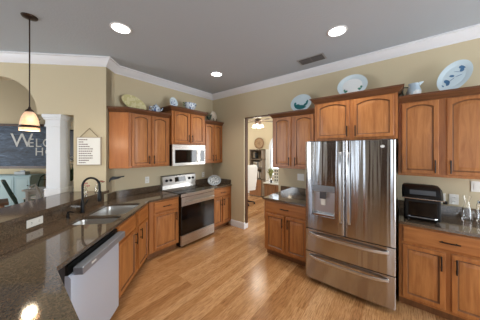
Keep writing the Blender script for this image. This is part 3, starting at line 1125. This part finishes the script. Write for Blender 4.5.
tu = thing('serving_bowl', 'oval blue and white serving bowl on the tall cabinet over the microwave', 'bowl', (-.86, -.27, 2.451), 0)
tu.scale = (1.1, 1.1, 1.7)
MB().lathe([(.001, 0), (.06, 0), (.06, .012), (.10, .04), (.125, .09), (.118, .09), (.09, .04), (.001, .02)], sx=1, sy=.7).build('bowl', M['pl_blue'], tu, smooth=True)
MB().tube([(-.12, 0, .08), (-.155, 0, .085), (-.15, 0, .055), (-.11, 0, .055)], .007).build('handle', mat('green_glaze', srgb(88, 112, 72), .3), tu, smooth=True)

sh = thing('seashell', 'pale fluted seashell on dark stand on the corner wall cabinet', 'seashell', (-.15, -.19, 2.311), .2)
sh.scale = (1.15, 1.15, 1.5)
fm = MB()
N = 26
rim = []
for k in range(N + 1):
    a = -.35 + (PI + .7) * k / N
    r_ = .115 * (1 + .05 * math.sin(k * PI))
    rim.append((r_ * math.cos(a), -.012 * (k % 2), .075 + r_ * math.sin(a) * .85))
fm.add([(0, -.02, .03)] + rim, [(0, i + 1, i + 2) for i in range(N)])
o = fm.build('shell', mat('shell_cream', srgb(214, 204, 186), .5), sh)
md = o.modifiers.new('s', 'SOLIDIFY')
md.thickness = .008
MB().box(-.06, .10, -.045, .03, 0, .015).tube([(-.03, -.03, .01), (-.05, -.04, .06)], .006).tube([(.05, -.03, .01), (.06, -.04, .06)], .006).build('stand', M['darkwood'], sh)
st = thing('ornament', 'dark green leafy ornament beside the seashell on the corner cabinet', 'ornament', (-.36, -.27, 2.311), 0)
st.scale = (1.3, 1.3, 1.8)
lf = MB()
for k in range(9):
    a = k * 2.4
    lf.tube([(0, 0, 0), (.02 * math.cos(a), .02 * math.sin(a), .035), (.05 * math.cos(a), .05 * math.sin(a), .045 + .02 * (k % 3))], [.004, .012, .002], 6)
lf.build('leaves', mat('dark_leaf', srgb(42, 62, 40), .5), st)
MB().lathe([(.001, 0), (.02, 0), (.024, .02), (.001, .02)], n=12).build('base', M['darkwood'], st)

# jug and small green cup on right cabinet
jg = thing('pitcher', 'pale blue and white china pitcher with dark handle on the right wall cabinet', 'pitcher', (-.20, -3.655, bzB), R90)
jg.scale = (1.1, 1.1, 1.15)
MB().lathe([(.001, 0), (.038, 0), (.058, .03), (.062, .06), (.050, .10), (.042, .12), (.047, .14), (.043, .14), (.038, .12), (.001, .11)]).build('body', patterned('pale_blue_glaze', srgb(186, 206, 220), srgb(232, 236, 238), 9, .5), jg, smooth=True)
MB().tube([(.035, 0, .125), (.055, 0, .142), (.078, 0, .148)], [.02, .014, .004]).build('spout', M['pl_white'], jg, smooth=True)
MB().tube([(-.045, 0, .11), (-.085, 0, .115), (-.098, 0, .07), (-.085, 0, .03), (-.055, 0, .03)], .007).build('handle', mat('green_black_glaze', srgb(44, 56, 48), .3), jg, smooth=True)
cu = thing('teacup', 'small pale green cup between the pitcher and the raised cabinet', 'cup', (-.16, -3.545, bzB), R90)
cu.scale = (.8, .8, 1)
MB().lathe([(.001, 0), (.02, 0), (.034, .04), (.036, .06), (.033, .06), (.001, .01)], n=16).build('bowl', mat('pale_green_glaze', srgb(150, 168, 150), .3), cu, smooth=True)
MB().tube([(-.033, 0, .05), (-.05, 0, .045), (-.03, 0, .02)], .004).build('handle', mat('green_black_glaze', srgb(44, 56, 48), .3), cu, smooth=True)

# bud vases on the bar


def bud(label, x, y, petals, pc):
    t = thing('bud_vase', label, 'vase', (x, y, 1.0705), 0, 'glass bud vases on the bar')
    MB().lathe([(.001, 0), (.022, 0), (.026, .01), (.026, .05), (.012, .075), (.011, .10), (.0085, .10), (.0095, .075), (.022, .048), (.022, .01), (.001, .006)], n=16).build('bottle', M['glass'], t, smooth=True)
    sm = MB()
    pm = mat('petal', pc, .6)
    for dx, dy, h in petals:
        sm.tube([(0, 0, .01), (dx * .3, dy * .3, h * .6), (dx, dy, h)], .0018, 5)
        fl = MB()
        for k in range(5):
            a = k * 2 * PI / 5
            fl.ball((dx + .009 * math.cos(a), dy + .009 * math.sin(a), h + .003), .014, .014, .009, 8, 4)
        fl.build('flower', pm, t)
    sm.build('stem', mat('stem_green', srgb(70, 88, 50), .6), t)
    return t


bud('clear glass bud vase with pink flowers, left of the faucet', -2.545, -.215, [(-.025, .0, .12), (.012, .01, .14), (.03, -.01, .105)], srgb(176, 112, 104))
bud('clear glass bud vase with brown-red flowers, right of the faucet', -2.395, -.155, [(.045, -.02, .145), (.02, .0, .12), (.065, -.03, .135)], srgb(140, 84, 70))

# black wall ornament
orn = MB()
oc = [(-.10, -.035), (-.085, .0), (-.05, .030), (.0, .020), (.05, .022), (.115, .026), (.11, .008), (.07, .004), (.03, -.012), (-.02, -.02), (-.07, -.022), (-.10, -.055)]
o = orn.add([(x, 0, z) for x, z in oc] + [(x, -.012, z) for x, z in oc], [list(range(12)), list(range(12, 24))[::-1]] + [(i, (i + 1) % 12, 12 + (i + 1) % 12, 12 + i) for i in range(12)]).build('wall_hook', M['black'])
o.location = (-2.135, -.115, 1.235)
tag(o, 'black fish-shaped metal hook under the left wall cabinet, beside the sink corner', 'hook')

# hanging sign on the sign wall
sx = .222
sg = thing('hanging_sign', 'white framed list of printed lines hanging from a rope by the sink', 'sign', SW(sx, 1.65), -PI / 4)
# local x = world (1,-1)/sqrt2 (to the right), -y toward the kitchen
w2, h2 = .165, .205
MB().box(-w2, w2, -.022, -.003, -h2, h2).build('frame', mat('weathered_wood', srgb(172, 158, 140), .7), sg, bevel=.002)
MB().box(-w2 + .012, w2 - .012, -.026, -.0225, -h2 + .012, h2 - .012).build('board', M['white'], sg)
tx = MB()
rr2 = random.Random(3)
for k, n_ in enumerate((5, 3, 5, 6, 8, 7, 7, 8, 7, 5, 4)):
    x = -w2 + .035
    z = h2 - .04 - k * .033
    for _ in range(n_):
        L = rr2.uniform(.012, .024)
        if x + L > w2 - .03:
            break
        tx.box(x, x + L, -.0272, -.0261, z - .006, z + .006)
        x += L + .006
tx.build('lettering', mat('sign_ink', srgb(92, 58, 58), .7), sg)
MB().tube([(-.12, -.012, h2), (0, -.008, h2 + .125), (.12, -.012, h2)], .004, 6).build('rope', mat('jute_rope', srgb(132, 118, 96), .9), sg)

# ------------------------------------------------------------------ column(s) under the arch


def column(label, s0):
    t = thing('column', label, 'column', SW(s0, 0), -PI / 4, 'white square columns under the dining arch')
    w = .183
    MB().box(-w / 2, w / 2, 0, .19, 0, 2.04).build('shaft', M['column'], t, bevel=.004)
    MB().box(-w / 2 - .016, w / 2 + .016, -.016, .206, 0, 1.12).build('base', M['column'], t, bevel=.006)
    c = MB()
    for e, z0, z1 in ((.012, 2.00, 2.03), (.006, 2.03, 2.10), (.02, 2.10, 2.125), (.032, 2.125, 2.174)):
        c.box(-w / 2 - e, w / 2 + e, -e, .19 + e, z0, z1)
    c.build('capital', M['column'], t, bevel=.003)


column('white square column rising behind the bar, left of the hanging sign', .708)
column('white square column at the far side of the dining arch', 2.15)

# ------------------------------------------------------------------ dining room
def FWL(x, z, off=0.):        # point on far wall plane (x + y = KD) moved off toward the camera
    return (x - off * S, KD - x - off * S, z)


cbx = -2.75
cb = thing('chalkboard', 'large wood-framed chalkboard lettered WELCOME HOME on the dining room wall', 'chalkboard', FWL(cbx, 1.805, .002), -PI / 4)
cm = mat('blue_slate', srgb(44, 56, 72), .6)
f_ = noise(cm, coords(cm, (1.2, 1, 5)), 2.4, 6, .7, 1.2)
lk(cm, ramp(cm, f_, [(.36, srgb(32, 40, 52)), (.56, srgb(66, 84, 106)), (.72, srgb(116, 134, 156))]), bsdf(cm).inputs['Base Color'])
CW, CH = 1.10, .61
MB().box(-CW, CW, -.025, -.002, -CH, CH).build('slate', cm, cb)
fm_ = MB()
for a, b, c, d in ((-CW - .06, CW + .06, CH, CH + .07), (-CW - .06, CW + .06, -CH - .07, -CH), (-CW - .06, -CW, -CH, CH), (CW, CW + .06, -CH, CH)):
    fm_.box(a, b, -.04, -.002, c, d)
fm_.build('frame', M['darkwood'], cb)


def text(s_, size, loc, parent, m, extr=.003):
    cu_ = bpy.data.curves.new('lettering', 'FONT')
    cu_.body = s_
    cu_.size = size
    cu_.extrude = extr
    cu_.space_character = 1.12
    tmp = bpy.data.objects.new('tmp', cu_)
    COL.objects.link(tmp)
    dg = bpy.context.evaluated_depsgraph_get()
    me = bpy.data.meshes.new_from_object(tmp.evaluated_get(dg))
    bpy.data.objects.remove(tmp)
    me.transform(Matrix.Translation(loc) @ Matrix.Rotation(PI / 2, 4, 'X'))
    me.materials.clear()
    me.materials.append(m)
    o = bpy.data.objects.new('lettering', me)
    COL.objects.link(o)
    o.parent = parent
    return o


chalk = mat('white_chalk', srgb(226, 226, 222), .9)
text('W', .60, (-.335, -.027, -.02), cb, chalk)
text('ELCOME', .37, (.13, -.027, -.02), cb, chalk)
text('HOME', .36, (.33, -.027, -.29), cb, chalk)

# wreath beside the chalkboard
wr = thing('leafy_wreath', 'dark leafy wreath hanging above the chalkboard behind the column', 'wreath', FWL(-2.52, 2.55, .08), -PI / 4)
wl_ = MB()
for k in range(80):
    a = k * 2 * PI / 80
    r_ = .19 + R.uniform(-.05, .04)
    p = Vector((r_ * math.cos(a), R.uniform(-.04, -.01), r_ * math.sin(a)))
    q = p + Vector((R.uniform(-.06, .06), -.02, R.uniform(-.06, .06)))
    wl_.tube([p, (p + q) / 2, q], [.003, .014, .001], 5)
wl_.build('leaves', patterned('wreath_leaf', srgb(34, 38, 30), srgb(70, 62, 46), 20, .5, .7), wr)
MB().tube([(.14 * math.cos(2 * PI * k / 20), -.02, .14 * math.sin(2 * PI * k / 20)) for k in range(21)], .008, 6).build('ring', M['darkwood'], wr)

# pale blue sideboard against far wall
sbm = mat('pale_blue_paint', srgb(176, 206, 212), .5)
sb = thing('sideboard', 'pale blue sideboard with panelled doors under the chalkboard', 'sideboard', FWL(-2.34, 0, .02), -PI / 4)
SWD = 2.1
MB().box(-SWD, 0, -.42, 0, .06, .93).build('body', sbm, sb, bevel=.004)
MB().box(-SWD - .02, .02, -.44, .0, .93, .955).build('top', sbm, sb, bevel=.004)
for k in range(5):
    x0 = -SWD + .02 + k * .415
    o = MB().box(x0, x0 + .40, -.438, -.42, .10, .91).build('door', sbm, sb, bevel=.003)
    MB().box(x0 + .06, x0 + .34, -.441, -.437, .17, .84).build('panel', mat('pale_blue_panel', srgb(188, 216, 220), .5), o)
    MB().tube([(x0 + (.05 if k % 2 else .35), -.44, .66), (x0 + (.05 if k % 2 else .35), -.46, .66)], .012, 8).build('knob', M['black'], o)
for x in (-SWD + .05, -.05):
    for y in (-.38, -.05):
        MB().box(x - .025, x + .025, y - .025, y + .025, 0, .06).build('foot', sbm, sb)
bx_ = thing('storage_box', 'small grey metal box on top of the pale blue sideboard', 'box', FWL(-2.63, .956, .22), -PI / 4)
MB().box(-.16, .13, -.08, .08, 0, .09).build('body', mat('grey_tin', srgb(178, 184, 186), .4), bx_, bevel=.006)
MB().box(-.06, .06, -.012, .012, .09, .12).build('handle', M['slategrey'], bx_)

# dining table corner and chairs


def leg_table(name, label, loc, rz, w, d, h, mt, legm, lt=.035, th=.04):
    t = thing(name, label, 'table', loc, rz)
    MB().box(-w / 2, w / 2, -d / 2, d / 2, h - th, h).build('tabletop', mt, t, bevel=.005)
    for a in (-1, 1):
        for b in (-1, 1):
            x, y = a * (w / 2 - .07), b * (d / 2 - .07)
            MB().box(x - lt, x + lt, y - lt, y + lt, 0, h - th).build('leg', legm, t, bevel=.004)
    MB().box(-w / 2 + .07, w / 2 - .07, -d / 2 + .06, -d / 2 + .08, h - th - .08, h - th).box(-w / 2 + .07, w / 2 - .07, d / 2 - .08, d / 2 - .06, h - th - .08, h - th).build('apron', legm, t)
    return t


bst = thing('counter_stool', 'dark brown wooden counter stool whose seat corner shows behind the bar at left', 'stool', (-3.39, 1.0, 0))
MB().box(-.21, .21, -.18, .18, .88, .925).build('seat', M['darkwood'], bst, bevel=.006)
for a in (-1, 1):
    for b in (-1, 1):
        MB().tube([(a * .20, b * .17, 0), (a * .15, b * .13, .88)], .02, 8).build('leg', M['brownwood'], bst, smooth=True)
MB().box(-.17, .17, -.16, -.14, .3, .33).box(-.17, .17, .14, .16, .3, .33).build('footrest', M['brownwood'], bst)
leg_table('side_table', 'white table beyond the bar, left of the column', (-2.58, 3.0, 0), -PI / 4, .6, .4, .78, M['column'], M['column'], .03)


def curved_chair(name, label, loc, rz, m, seatm, hback=1.08, group=None):
    t = thing(name, label, 'chair', loc, rz, group)
    MB().box(-.21, .21, -.21, .21, .43, .46).build('seat', seatm, t, bevel=.01)
    for a in (-1, 1):
        MB().tube([(a * .19, -.19, 0), (a * .18, -.18, .44)], .014, 8).build('leg', m, t, smooth=True)
        MB().tube([(a * .20, .22, 0), (a * .19, .19, .44)], .016, 8).build('leg', m, t, smooth=True)
    bkp = MB()
    for a in (-1, 1):
        bkp.tube([(a * .19, .19, .44), (a * .20, .205, .6), (a * .205, .24, .78), (a * .20, .30, .93), (a * .17, .37, hback - .02)], .018, 8)
    bkp.tube([(-.17, .37, hback - .02), (0, .385, hback), (.17, .37, hback - .02)], .020, 8)
    bkp.tube([(-.20, .27, .86), (0, .285, .86), (.20, .27, .86)], .012, 8)
    bkp.build('backrest', m, t, smooth=True)
    return t


gm = mat('dark_green_metal', srgb(44, 72, 68), .4)
curved_chair('dining_chair', 'dark green chair with a curved back, standing behind the brown stool', (-2.84, 1.71, 0), 1.536, gm, gm, 1.15)
curved_chair('dining_chair', 'white chair with a curved open back before the white table', (-2.47, 2.45, 0), 1.52, M['column'], M['column'], .90)
curved_chair('dining_chair', 'dark green chair behind the white table, next to the column', (-2.58, 3.9, 0), -PI / 4, gm, M['white'], 1.0)

# tall picture and plant glimpsed between column and sign wall
pf = thing('wall_mirror', 'tall dark framed mirror glimpsed between the column and the sign wall', 'mirror', FWL(-1.77, 1.83, .002), -PI / 4)
MB().box(-.09, .20, -.03, -.002, -.5, .5).build('frame', M['black'], pf)
MB().box(-.07, .16, -.034, -.03, -.45, .45).build('mirror', M['slategrey'], pf)
pp = thing('potted_plant', 'flowering plant in a white pot on a tall stand behind the column', 'plant', (-2.09, 2.98, 0))
MB().box(-.15, .15, -.15, .15, 0, .72).build('stand', M['column'], pp, bevel=.005)
MB().lathe([(.001, .721), (.08, .721), (.11, .90), (.10, .90), (.001, .86)]).build('pot', M['white'], pp, smooth=True)
lv = MB()
for k in range(60):
    a, b = R.uniform(0, 2 * PI), R.uniform(.1, 1)
    tip = Vector((.22 * b * math.cos(a), .22 * b * math.sin(a), .9 + .5 * (1 - b * .5) * R.uniform(.4, 1)))
    lv.tube([(0, 0, .88), tip * .6 + Vector((0, 0, .37)), tip], [.002, .02, .002], 5)
lv.build('foliage', mat('leaf_green', srgb(74, 96, 66), .6), pp)
bf = MB()
for k in range(14):
    a = R.uniform(0, 2 * PI)
    bf.ball((.14 * math.cos(a), .14 * math.sin(a), R.uniform(1.25, 1.5)), .03, .03, .025, 8, 5)
bf.build('blossom', M['white'], pp)

# ------------------------------------------------------------------ office
bs = thing('bookshelf', 'grey-brown open bookshelf against the far office wall', 'bookshelf', (XO - .02, .82, 0), R90)
# local x = -world y
BWd = .55
b_ = MB()
for z in (0, .62, 1.00, 1.34, 1.69):
    b_.box(0, BWd, -.32, 0, z, z + .03)
b_.box(0, .03, -.32, 0, 0, 1.72).box(BWd - .03, BWd, -.32, 0, 0, 1.72).box(0, BWd, -.012, 0, 0, 1.72)
b_.build('case', M['greywood'], bs)
for k in range(2):
    o = MB().box(.032 + k * .245, .273 + k * .245, -.335, -.318, .04, .61).build('door', M['brownwood'], bs, bevel=.003)
    MB().ball((.29 + k * .08, -.345, .36), .012).build('knob', M['black'], o)
bc = [srgb(214, 210, 200), srgb(84, 74, 66), srgb(150, 138, 122), srgb(60, 66, 70), srgb(190, 182, 170), srgb(120, 96, 76)]
proto = None
spots = []
for z, x0, n_ in ((.65, .06, 9), (1.03, .32, 4), (1.37, .10, 3)):
    x = x0
    for k in range(n_):
        spots.append((x, z))
        x += .046
names_ = ['cream', 'dark brown', 'tan', 'charcoal', 'pale grey', 'leather brown']
shn = {.65: 'lower', 1.03: 'middle', 1.37: 'upper'}
for i, (x, z) in enumerate(spots):
    hh = .2 + .05 * ((i * 7) % 5) / 5
    o = MB().box(0, .038, -.16, 0, 0, hh).build('book', mat('book_cover', bc[i % 6], .7))
    o.location = (XO - .12, .82 - x, z + .0305)
    o.rotation_euler = (0, 0, R90)
    tag(o, names_[i % 6] + ' book standing on the ' + shn[z] + ' shelf of the office bookshelf', 'book', 'books on the %s office shelf' % shn[z])
fo = thing('photo_frame', 'small white photo frame on the middle shelf of the office bookshelf', 'picture frame', (XO - .22, .82 - .19, 1.031), R90)
MB().box(-.08, .08, -.01, .01, 0, .22).build('frame', M['white'], fo)
MB().box(-.055, .055, -.013, -.0095, .03, .19).build('photo', M['greywood'], fo)

wd = thing('wall_basket', 'round woven brown wall basket above the office bookshelf', 'wall decor', (XO - .002, .60, 1.955), R90)
wm = mat('woven_rattan', srgb(150, 112, 76), .8)
wv = nd(wm, 'ShaderNodeTexMagic')
lk(wm, coords(wm), wv.inputs['Vector'])
wv.inputs['Scale'].default_value = 26
lk(wm, ramp(wm, wv.outputs['Fac'], [(.35, srgb(112, 76, 48)), (.6, srgb(188, 156, 116))]), bsdf(wm).inputs['Base Color'])
MB().lathe([(.001, .0), (.17, .0), (.205, .02), (.20, .035), (.16, .018), (.05, .022), (.001, .03)], n=32).xf(Matrix.Rotation(PI / 2, 4, 'X')).build('weave', wm, wd, smooth=True)
MB().lathe([(.195, .018), (.213, .018), (.213, .034), (.195, .034), (.195, .018)], n=32).xf(Matrix.Rotation(PI / 2, 4, 'X')).build('rim', M['brownwood'], wd)

cv = []
for k in range(13):
    cv.append((.18 * k / 12, -.012 + .012 * math.sin(k * PI / 2)))
for k in range(12, -1, -1):
    cv.append((.18 * k / 12, .0 + .012 * math.sin(k * PI / 2)))
o = MB().prism(cv, .05, 1.72).build('curtain', M['white'])
o.location = (XO - .10, .262, 0)
o.rotation_euler = (0, 0, R90)
tag(o, 'narrow white curtain panel between the office bookshelf and the arched window', 'curtain')
# white high back chair
oc_ = thing('office_chair', 'white high-back swivel chair seen through the doorway', 'chair', (1.6, .20, 0), 2.85)
wt = mat('white_leather', srgb(226, 224, 218), .5)
MB().box(-.24, .24, -.25, .22, .44, .53).build('seat', wt, oc_, bevel=.03, seg=3)
MB().loft([[(-.22, .18, .52), (.22, .18, .52), (.22, .25, .52), (-.22, .25, .52)], [(-.235, .20, .8), (.235, .20, .8), (.235, .28, .8), (-.235, .28, .8)], [(-.22, .26, 1.15), (.22, .26, 1.15), (.22, .33, 1.15), (-.22, .33, 1.15)], [(-.16, .285, 1.24), (.16, .285, 1.24), (.16, .33, 1.24), (-.16, .33, 1.24)]]).build('backrest', wt, oc_, bevel=.02, seg=3)
MB().tube([(0, 0, .07), (0, 0, .44)], .028, 12).build('gas_column', M['black'], oc_, smooth=True)
for k in range(5):
    a = 2 * PI * k / 5
    o = MB().tube([(0, 0, .09), (.27 * math.cos(a), .27 * math.sin(a), .065)], [.022, .014], 8).build('leg', M['black'], oc_, smooth=True)
    MB().ball((.27 * math.cos(a), .27 * math.sin(a), .028), .028).build('caster', M['black'], o, smooth=True)
for sgn in (-1, 1):
    MB().tube([(sgn * .22, .1, .48), (sgn * .28, .1, .50), (sgn * .28, .1, .68), (sgn * .28, -.15, .69)], .014, 8).build('armrest', M['black'], oc_, smooth=True)

# console just inside the doorway
cs = thing('console_cabinet', 'brown plank console with white top just inside the doorway', 'cabinet', (1.12, -.96, 0), R90)
cw = wood('console_wood', srgb(112, 76, 52), srgb(158, 116, 84), (30, 30, 1.2))
MB().box(0, .62, -.30, .04, .0, .86).build('body', cw, cs, bevel=.004)
MB().box(-.02, .64, -.32, .06, .86, .885).build('top', M['white'], cs, bevel=.004)
for k in range(2):
    o = MB().box(.02 + k * .295, .305 + k * .295, -.316, -.30, .06, .83).build('door', cw, cs, bevel=.003)
    MB().ball((.27 + k * .08, -.325, .5), .01).build('knob', M['black'], o)
vp = thing('flower_vase', 'clear vase of yellow-green leaves on the console beyond the doorway', 'vase', (.98, -1.045, .886))
vp.scale = (1, 1, 1.2)
MB().lathe([(.001, 0), (.035, 0), (.038, .03), (.026, .12), (.034, .15), (.030, .15), (.022, .12), (.033, .03), (.001, .006)], n=18).build('vase', M['glass'], vp, smooth=True)
vl = MB()
for k in range(40):
    a, b = R.uniform(0, 2 * PI), R.uniform(.1, 1)
    tip = Vector((.11 * b * math.cos(a), .11 * b * math.sin(a), .20 + .13 * (1 - b * .6) * R.uniform(.3, 1)))
    vl.tube([(0, 0, .06), tip * .6 + Vector((0, 0, .06)), tip], [.0015, .012, .002], 5)
vl.build('foliage', patterned('pale_leaf', srgb(118, 128, 70), srgb(176, 170, 108), 30, .5, .6), vp)
ls = thing('letter_sign', 'small white upright sign with dark lettering on the console', 'sign', (.95, -1.215, .886), R90)
ls.scale = (1, 1, 1.3)
MB().box(-.07, .10, -.01, .01, 0, .26).build('board', M['white'], ls)
lt_ = MB()
for k in range(4):
    for j in range(2):
        lt_.box(-.035 + j * .055, -.005 + j * .055, -.0125, -.0098, .03 + k * .058, .065 + k * .058)
lt_.build('lettering', M['slategrey'], ls)
bl_ = thing('candle_jar', 'small black jar in front of the white sign on the console', 'jar', (.86, -1.13, .886))
MB().lathe([(.001, 0), (.024, 0), (.026, .05), (.018, .062), (.001, .062)], n=16).build('body', M['black'], bl_, smooth=True)
MB().lathe([(.001, .064), (.016, .064), (.016, .078), (.001, .08)], n=16).build('lid', M['black'], bl_, smooth=True)

# ceiling fan
fn = thing('ceiling_fan', 'dark ceiling fan with lit white glass shades in the office', 'ceiling fan', (1.55, -.29, 2.20))
bz = M['darkwood']
MB().lathe([(.001, .80), (.07, .80), (.06, .75), (.012, .74), (.012, .42), (.05, .41), (.10, .38), (.11, .33), (.08, .28), (.05, .26), (.001, .26)], n=20).build('motor', bz, fn, smooth=True)
for k in range(5):
    a = 2 * PI * k / 5 + .5
    bl2 = MB().box(.12, .62, -.065, .065, .325, .333).xf(Matrix.Rotation(a, 4, 'Z') @ Matrix.Rotation(.0, 4, 'X'))
    bl2.build('blade', mat('fan_blade', srgb(120, 104, 88), .5), fn, bevel=.003)
for k in range(4):
    a = 2 * PI * k / 4 + .3
    x, y = .12 * math.cos(a), .12 * math.sin(a)
    sh_ = MB().lathe([(.02, .25), (.04, .23), (.065, .16), (.06, .15)], (x, y, 0), 16).build('lamp_shade', M['fanlight'], fn, smooth=True)
    MB().tube([(0, 0, .27), (x * .8, y * .8, .265), (x, y, .25)], .008, 6).build('arm', bz, sh_)
pl_ = bpy.data.lights.new('fan_light', 'POINT')
pl_.energy = 22
pl_.color = (1, .9, .75)
pl_.shadow_soft_size = .12
po_ = bpy.data.objects.new('fan_light', pl_)
COL.objects.link(po_)
po_.location = (1.55, -.29, 2.25)

# ------------------------------------------------------------------ ceiling fixtures
LR = ((-2.441, -1.136, 'nearest the pendant lamp'), (-.902, -2.973, 'in front of the refrigerator'), (-.884, -1.035, 'in front of the range corner'))


def downlight(x, y, label, p=75):
    t = thing('recessed_light', label, 'ceiling light', (x, y, H), 0, 'recessed ceiling lights')
    MB().lathe([(.105, -.001), (.105, -.006), (.088, -.010), (.085, -.004), (.085, -.001)], n=32).build('trim_ring', M['trim'], t, smooth=True)
    MB().lathe([(.085, -.005), (.001, -.0052)], n=32, cap1=False).build('lens', M['lamp'], t)
    d = bpy.data.lights.new('recessed_lamp', 'SPOT')
    d.energy = p
    d.color = WARM
    d.spot_size = math.radians(115)
    d.spot_blend = 1.
    d.shadow_soft_size = .08
    o = bpy.data.objects.new('recessed_lamp', d)
    COL.objects.link(o)
    o.location = (x, y, H - .03)
    return t


for x, y, w in LR:
    downlight(x, y, 'round lit recessed ceiling light ' + w)
downlight(-2.45, -4.6, 'added unseen recessed ceiling light over the breakfast side, behind the camera')  # out-of-view downlight added to brighten floor and counters

# ceiling air vent
vt = thing('ceiling_vent', 'rectangular grey ceiling air vent near the crown molding', 'vent', (-.40, -2.52, H), 0)
MB().box(-.10, .10, -.19, .19, -.006, -.001).build('frame', mat('vent_grey', srgb(150, 150, 150), .5), vt)
MB().box(-.075, .075, -.165, .165, -.0075, -.006).build('backing', M['darkgap'], vt)
sl = MB()
for k in range(6):
    x = -.065 + k * .026
    sl.add([(x, -.165, -.008), (x, .165, -.008), (x + .014, .165, -.014), (x + .014, -.165, -.014)], [(0, 1, 2, 3)])
sl.box(-.075, .075, -.004, .004, -.015, -.008)
sl.build('louvers', mat('louver_grey', srgb(96, 96, 96), .5), vt)

# pendant lamp
px, py = -3.087, -.62
pn = thing('pendant_lamp', 'ribbed glass pendant lamp with bronze band hanging over the bar', 'pendant lamp', (px, py, H))
brz = mat('oil_rubbed_bronze', srgb(58, 44, 36), .4, .7)
MB().lathe([(.001, -.025), (.02, -.025), (.058, -.012), (.062, -.001)], n=28).build('canopy', brz, pn, smooth=True)
ztop = 2.045 - H
MB().tube([(0, 0, -.02), (0, 0, ztop + .03)], .005, 8).build('rod', brz, pn)
MB().lathe([(.001, ztop + .055), (.008, ztop + .05), (.012, ztop + .03), (.030, ztop + .012), (.034, ztop), (.001, ztop)], n=20).build('cap', brz, pn, smooth=True)
gl_ = glass('ribbed_glass', (1, .80, .62, 1), .5, 1.3)
bsdf(gl_).inputs['Transmission Weight'].default_value = .45
bsdf(gl_).inputs['Emission Color'].default_value = (1, .80, .62, 1)
bsdf(gl_).inputs['Emission Strength'].default_value = .05
gw = nd(gl_, 'ShaderNodeTexWave', bands_direction='Z')
gw.inputs['Scale'].default_value = 22
lk(gl_, coords(gl_), gw.inputs['Vector'])
bump(gl_, gw.outputs['Fac'], .5, .004)
prof = [(.026, 0), (.040, -.015), (.056, -.05), (.067, -.10), (.074, -.15), (.075, -.19)]
shd = MB().lathe([(r, ztop + z) for r, z in prof] + [(r - .004, ztop + z) for r, z in prof[::-1]], n=40)
shd = shd.build('lamp_shade', gl_, pn, smooth=True)
MB().lathe([(.0725, ztop - .138), (.0760, ztop - .138), (.0785, ztop - .160), (.0765, ztop - .162), (.0725, ztop - .138)], n=40).build('band', brz, shd, smooth=True)
MB().ball((0, 0, ztop - .075), .024, .024, .032).build('bulb', M['bulb'], pn, smooth=True)
MB().lathe([(.014, ztop), (.014, ztop - .035), (.001, ztop - .035)], n=12).build('socket', brz, pn)
pd = bpy.data.lights.new('pendant_light', 'POINT')
pd.energy = 5
pd.color = (1, .80, .55)
pd.shadow_soft_size = .05
p2 = bpy.data.objects.new('pendant_light', pd)
COL.objects.link(p2)
p2.location = (px, py, 1.80)
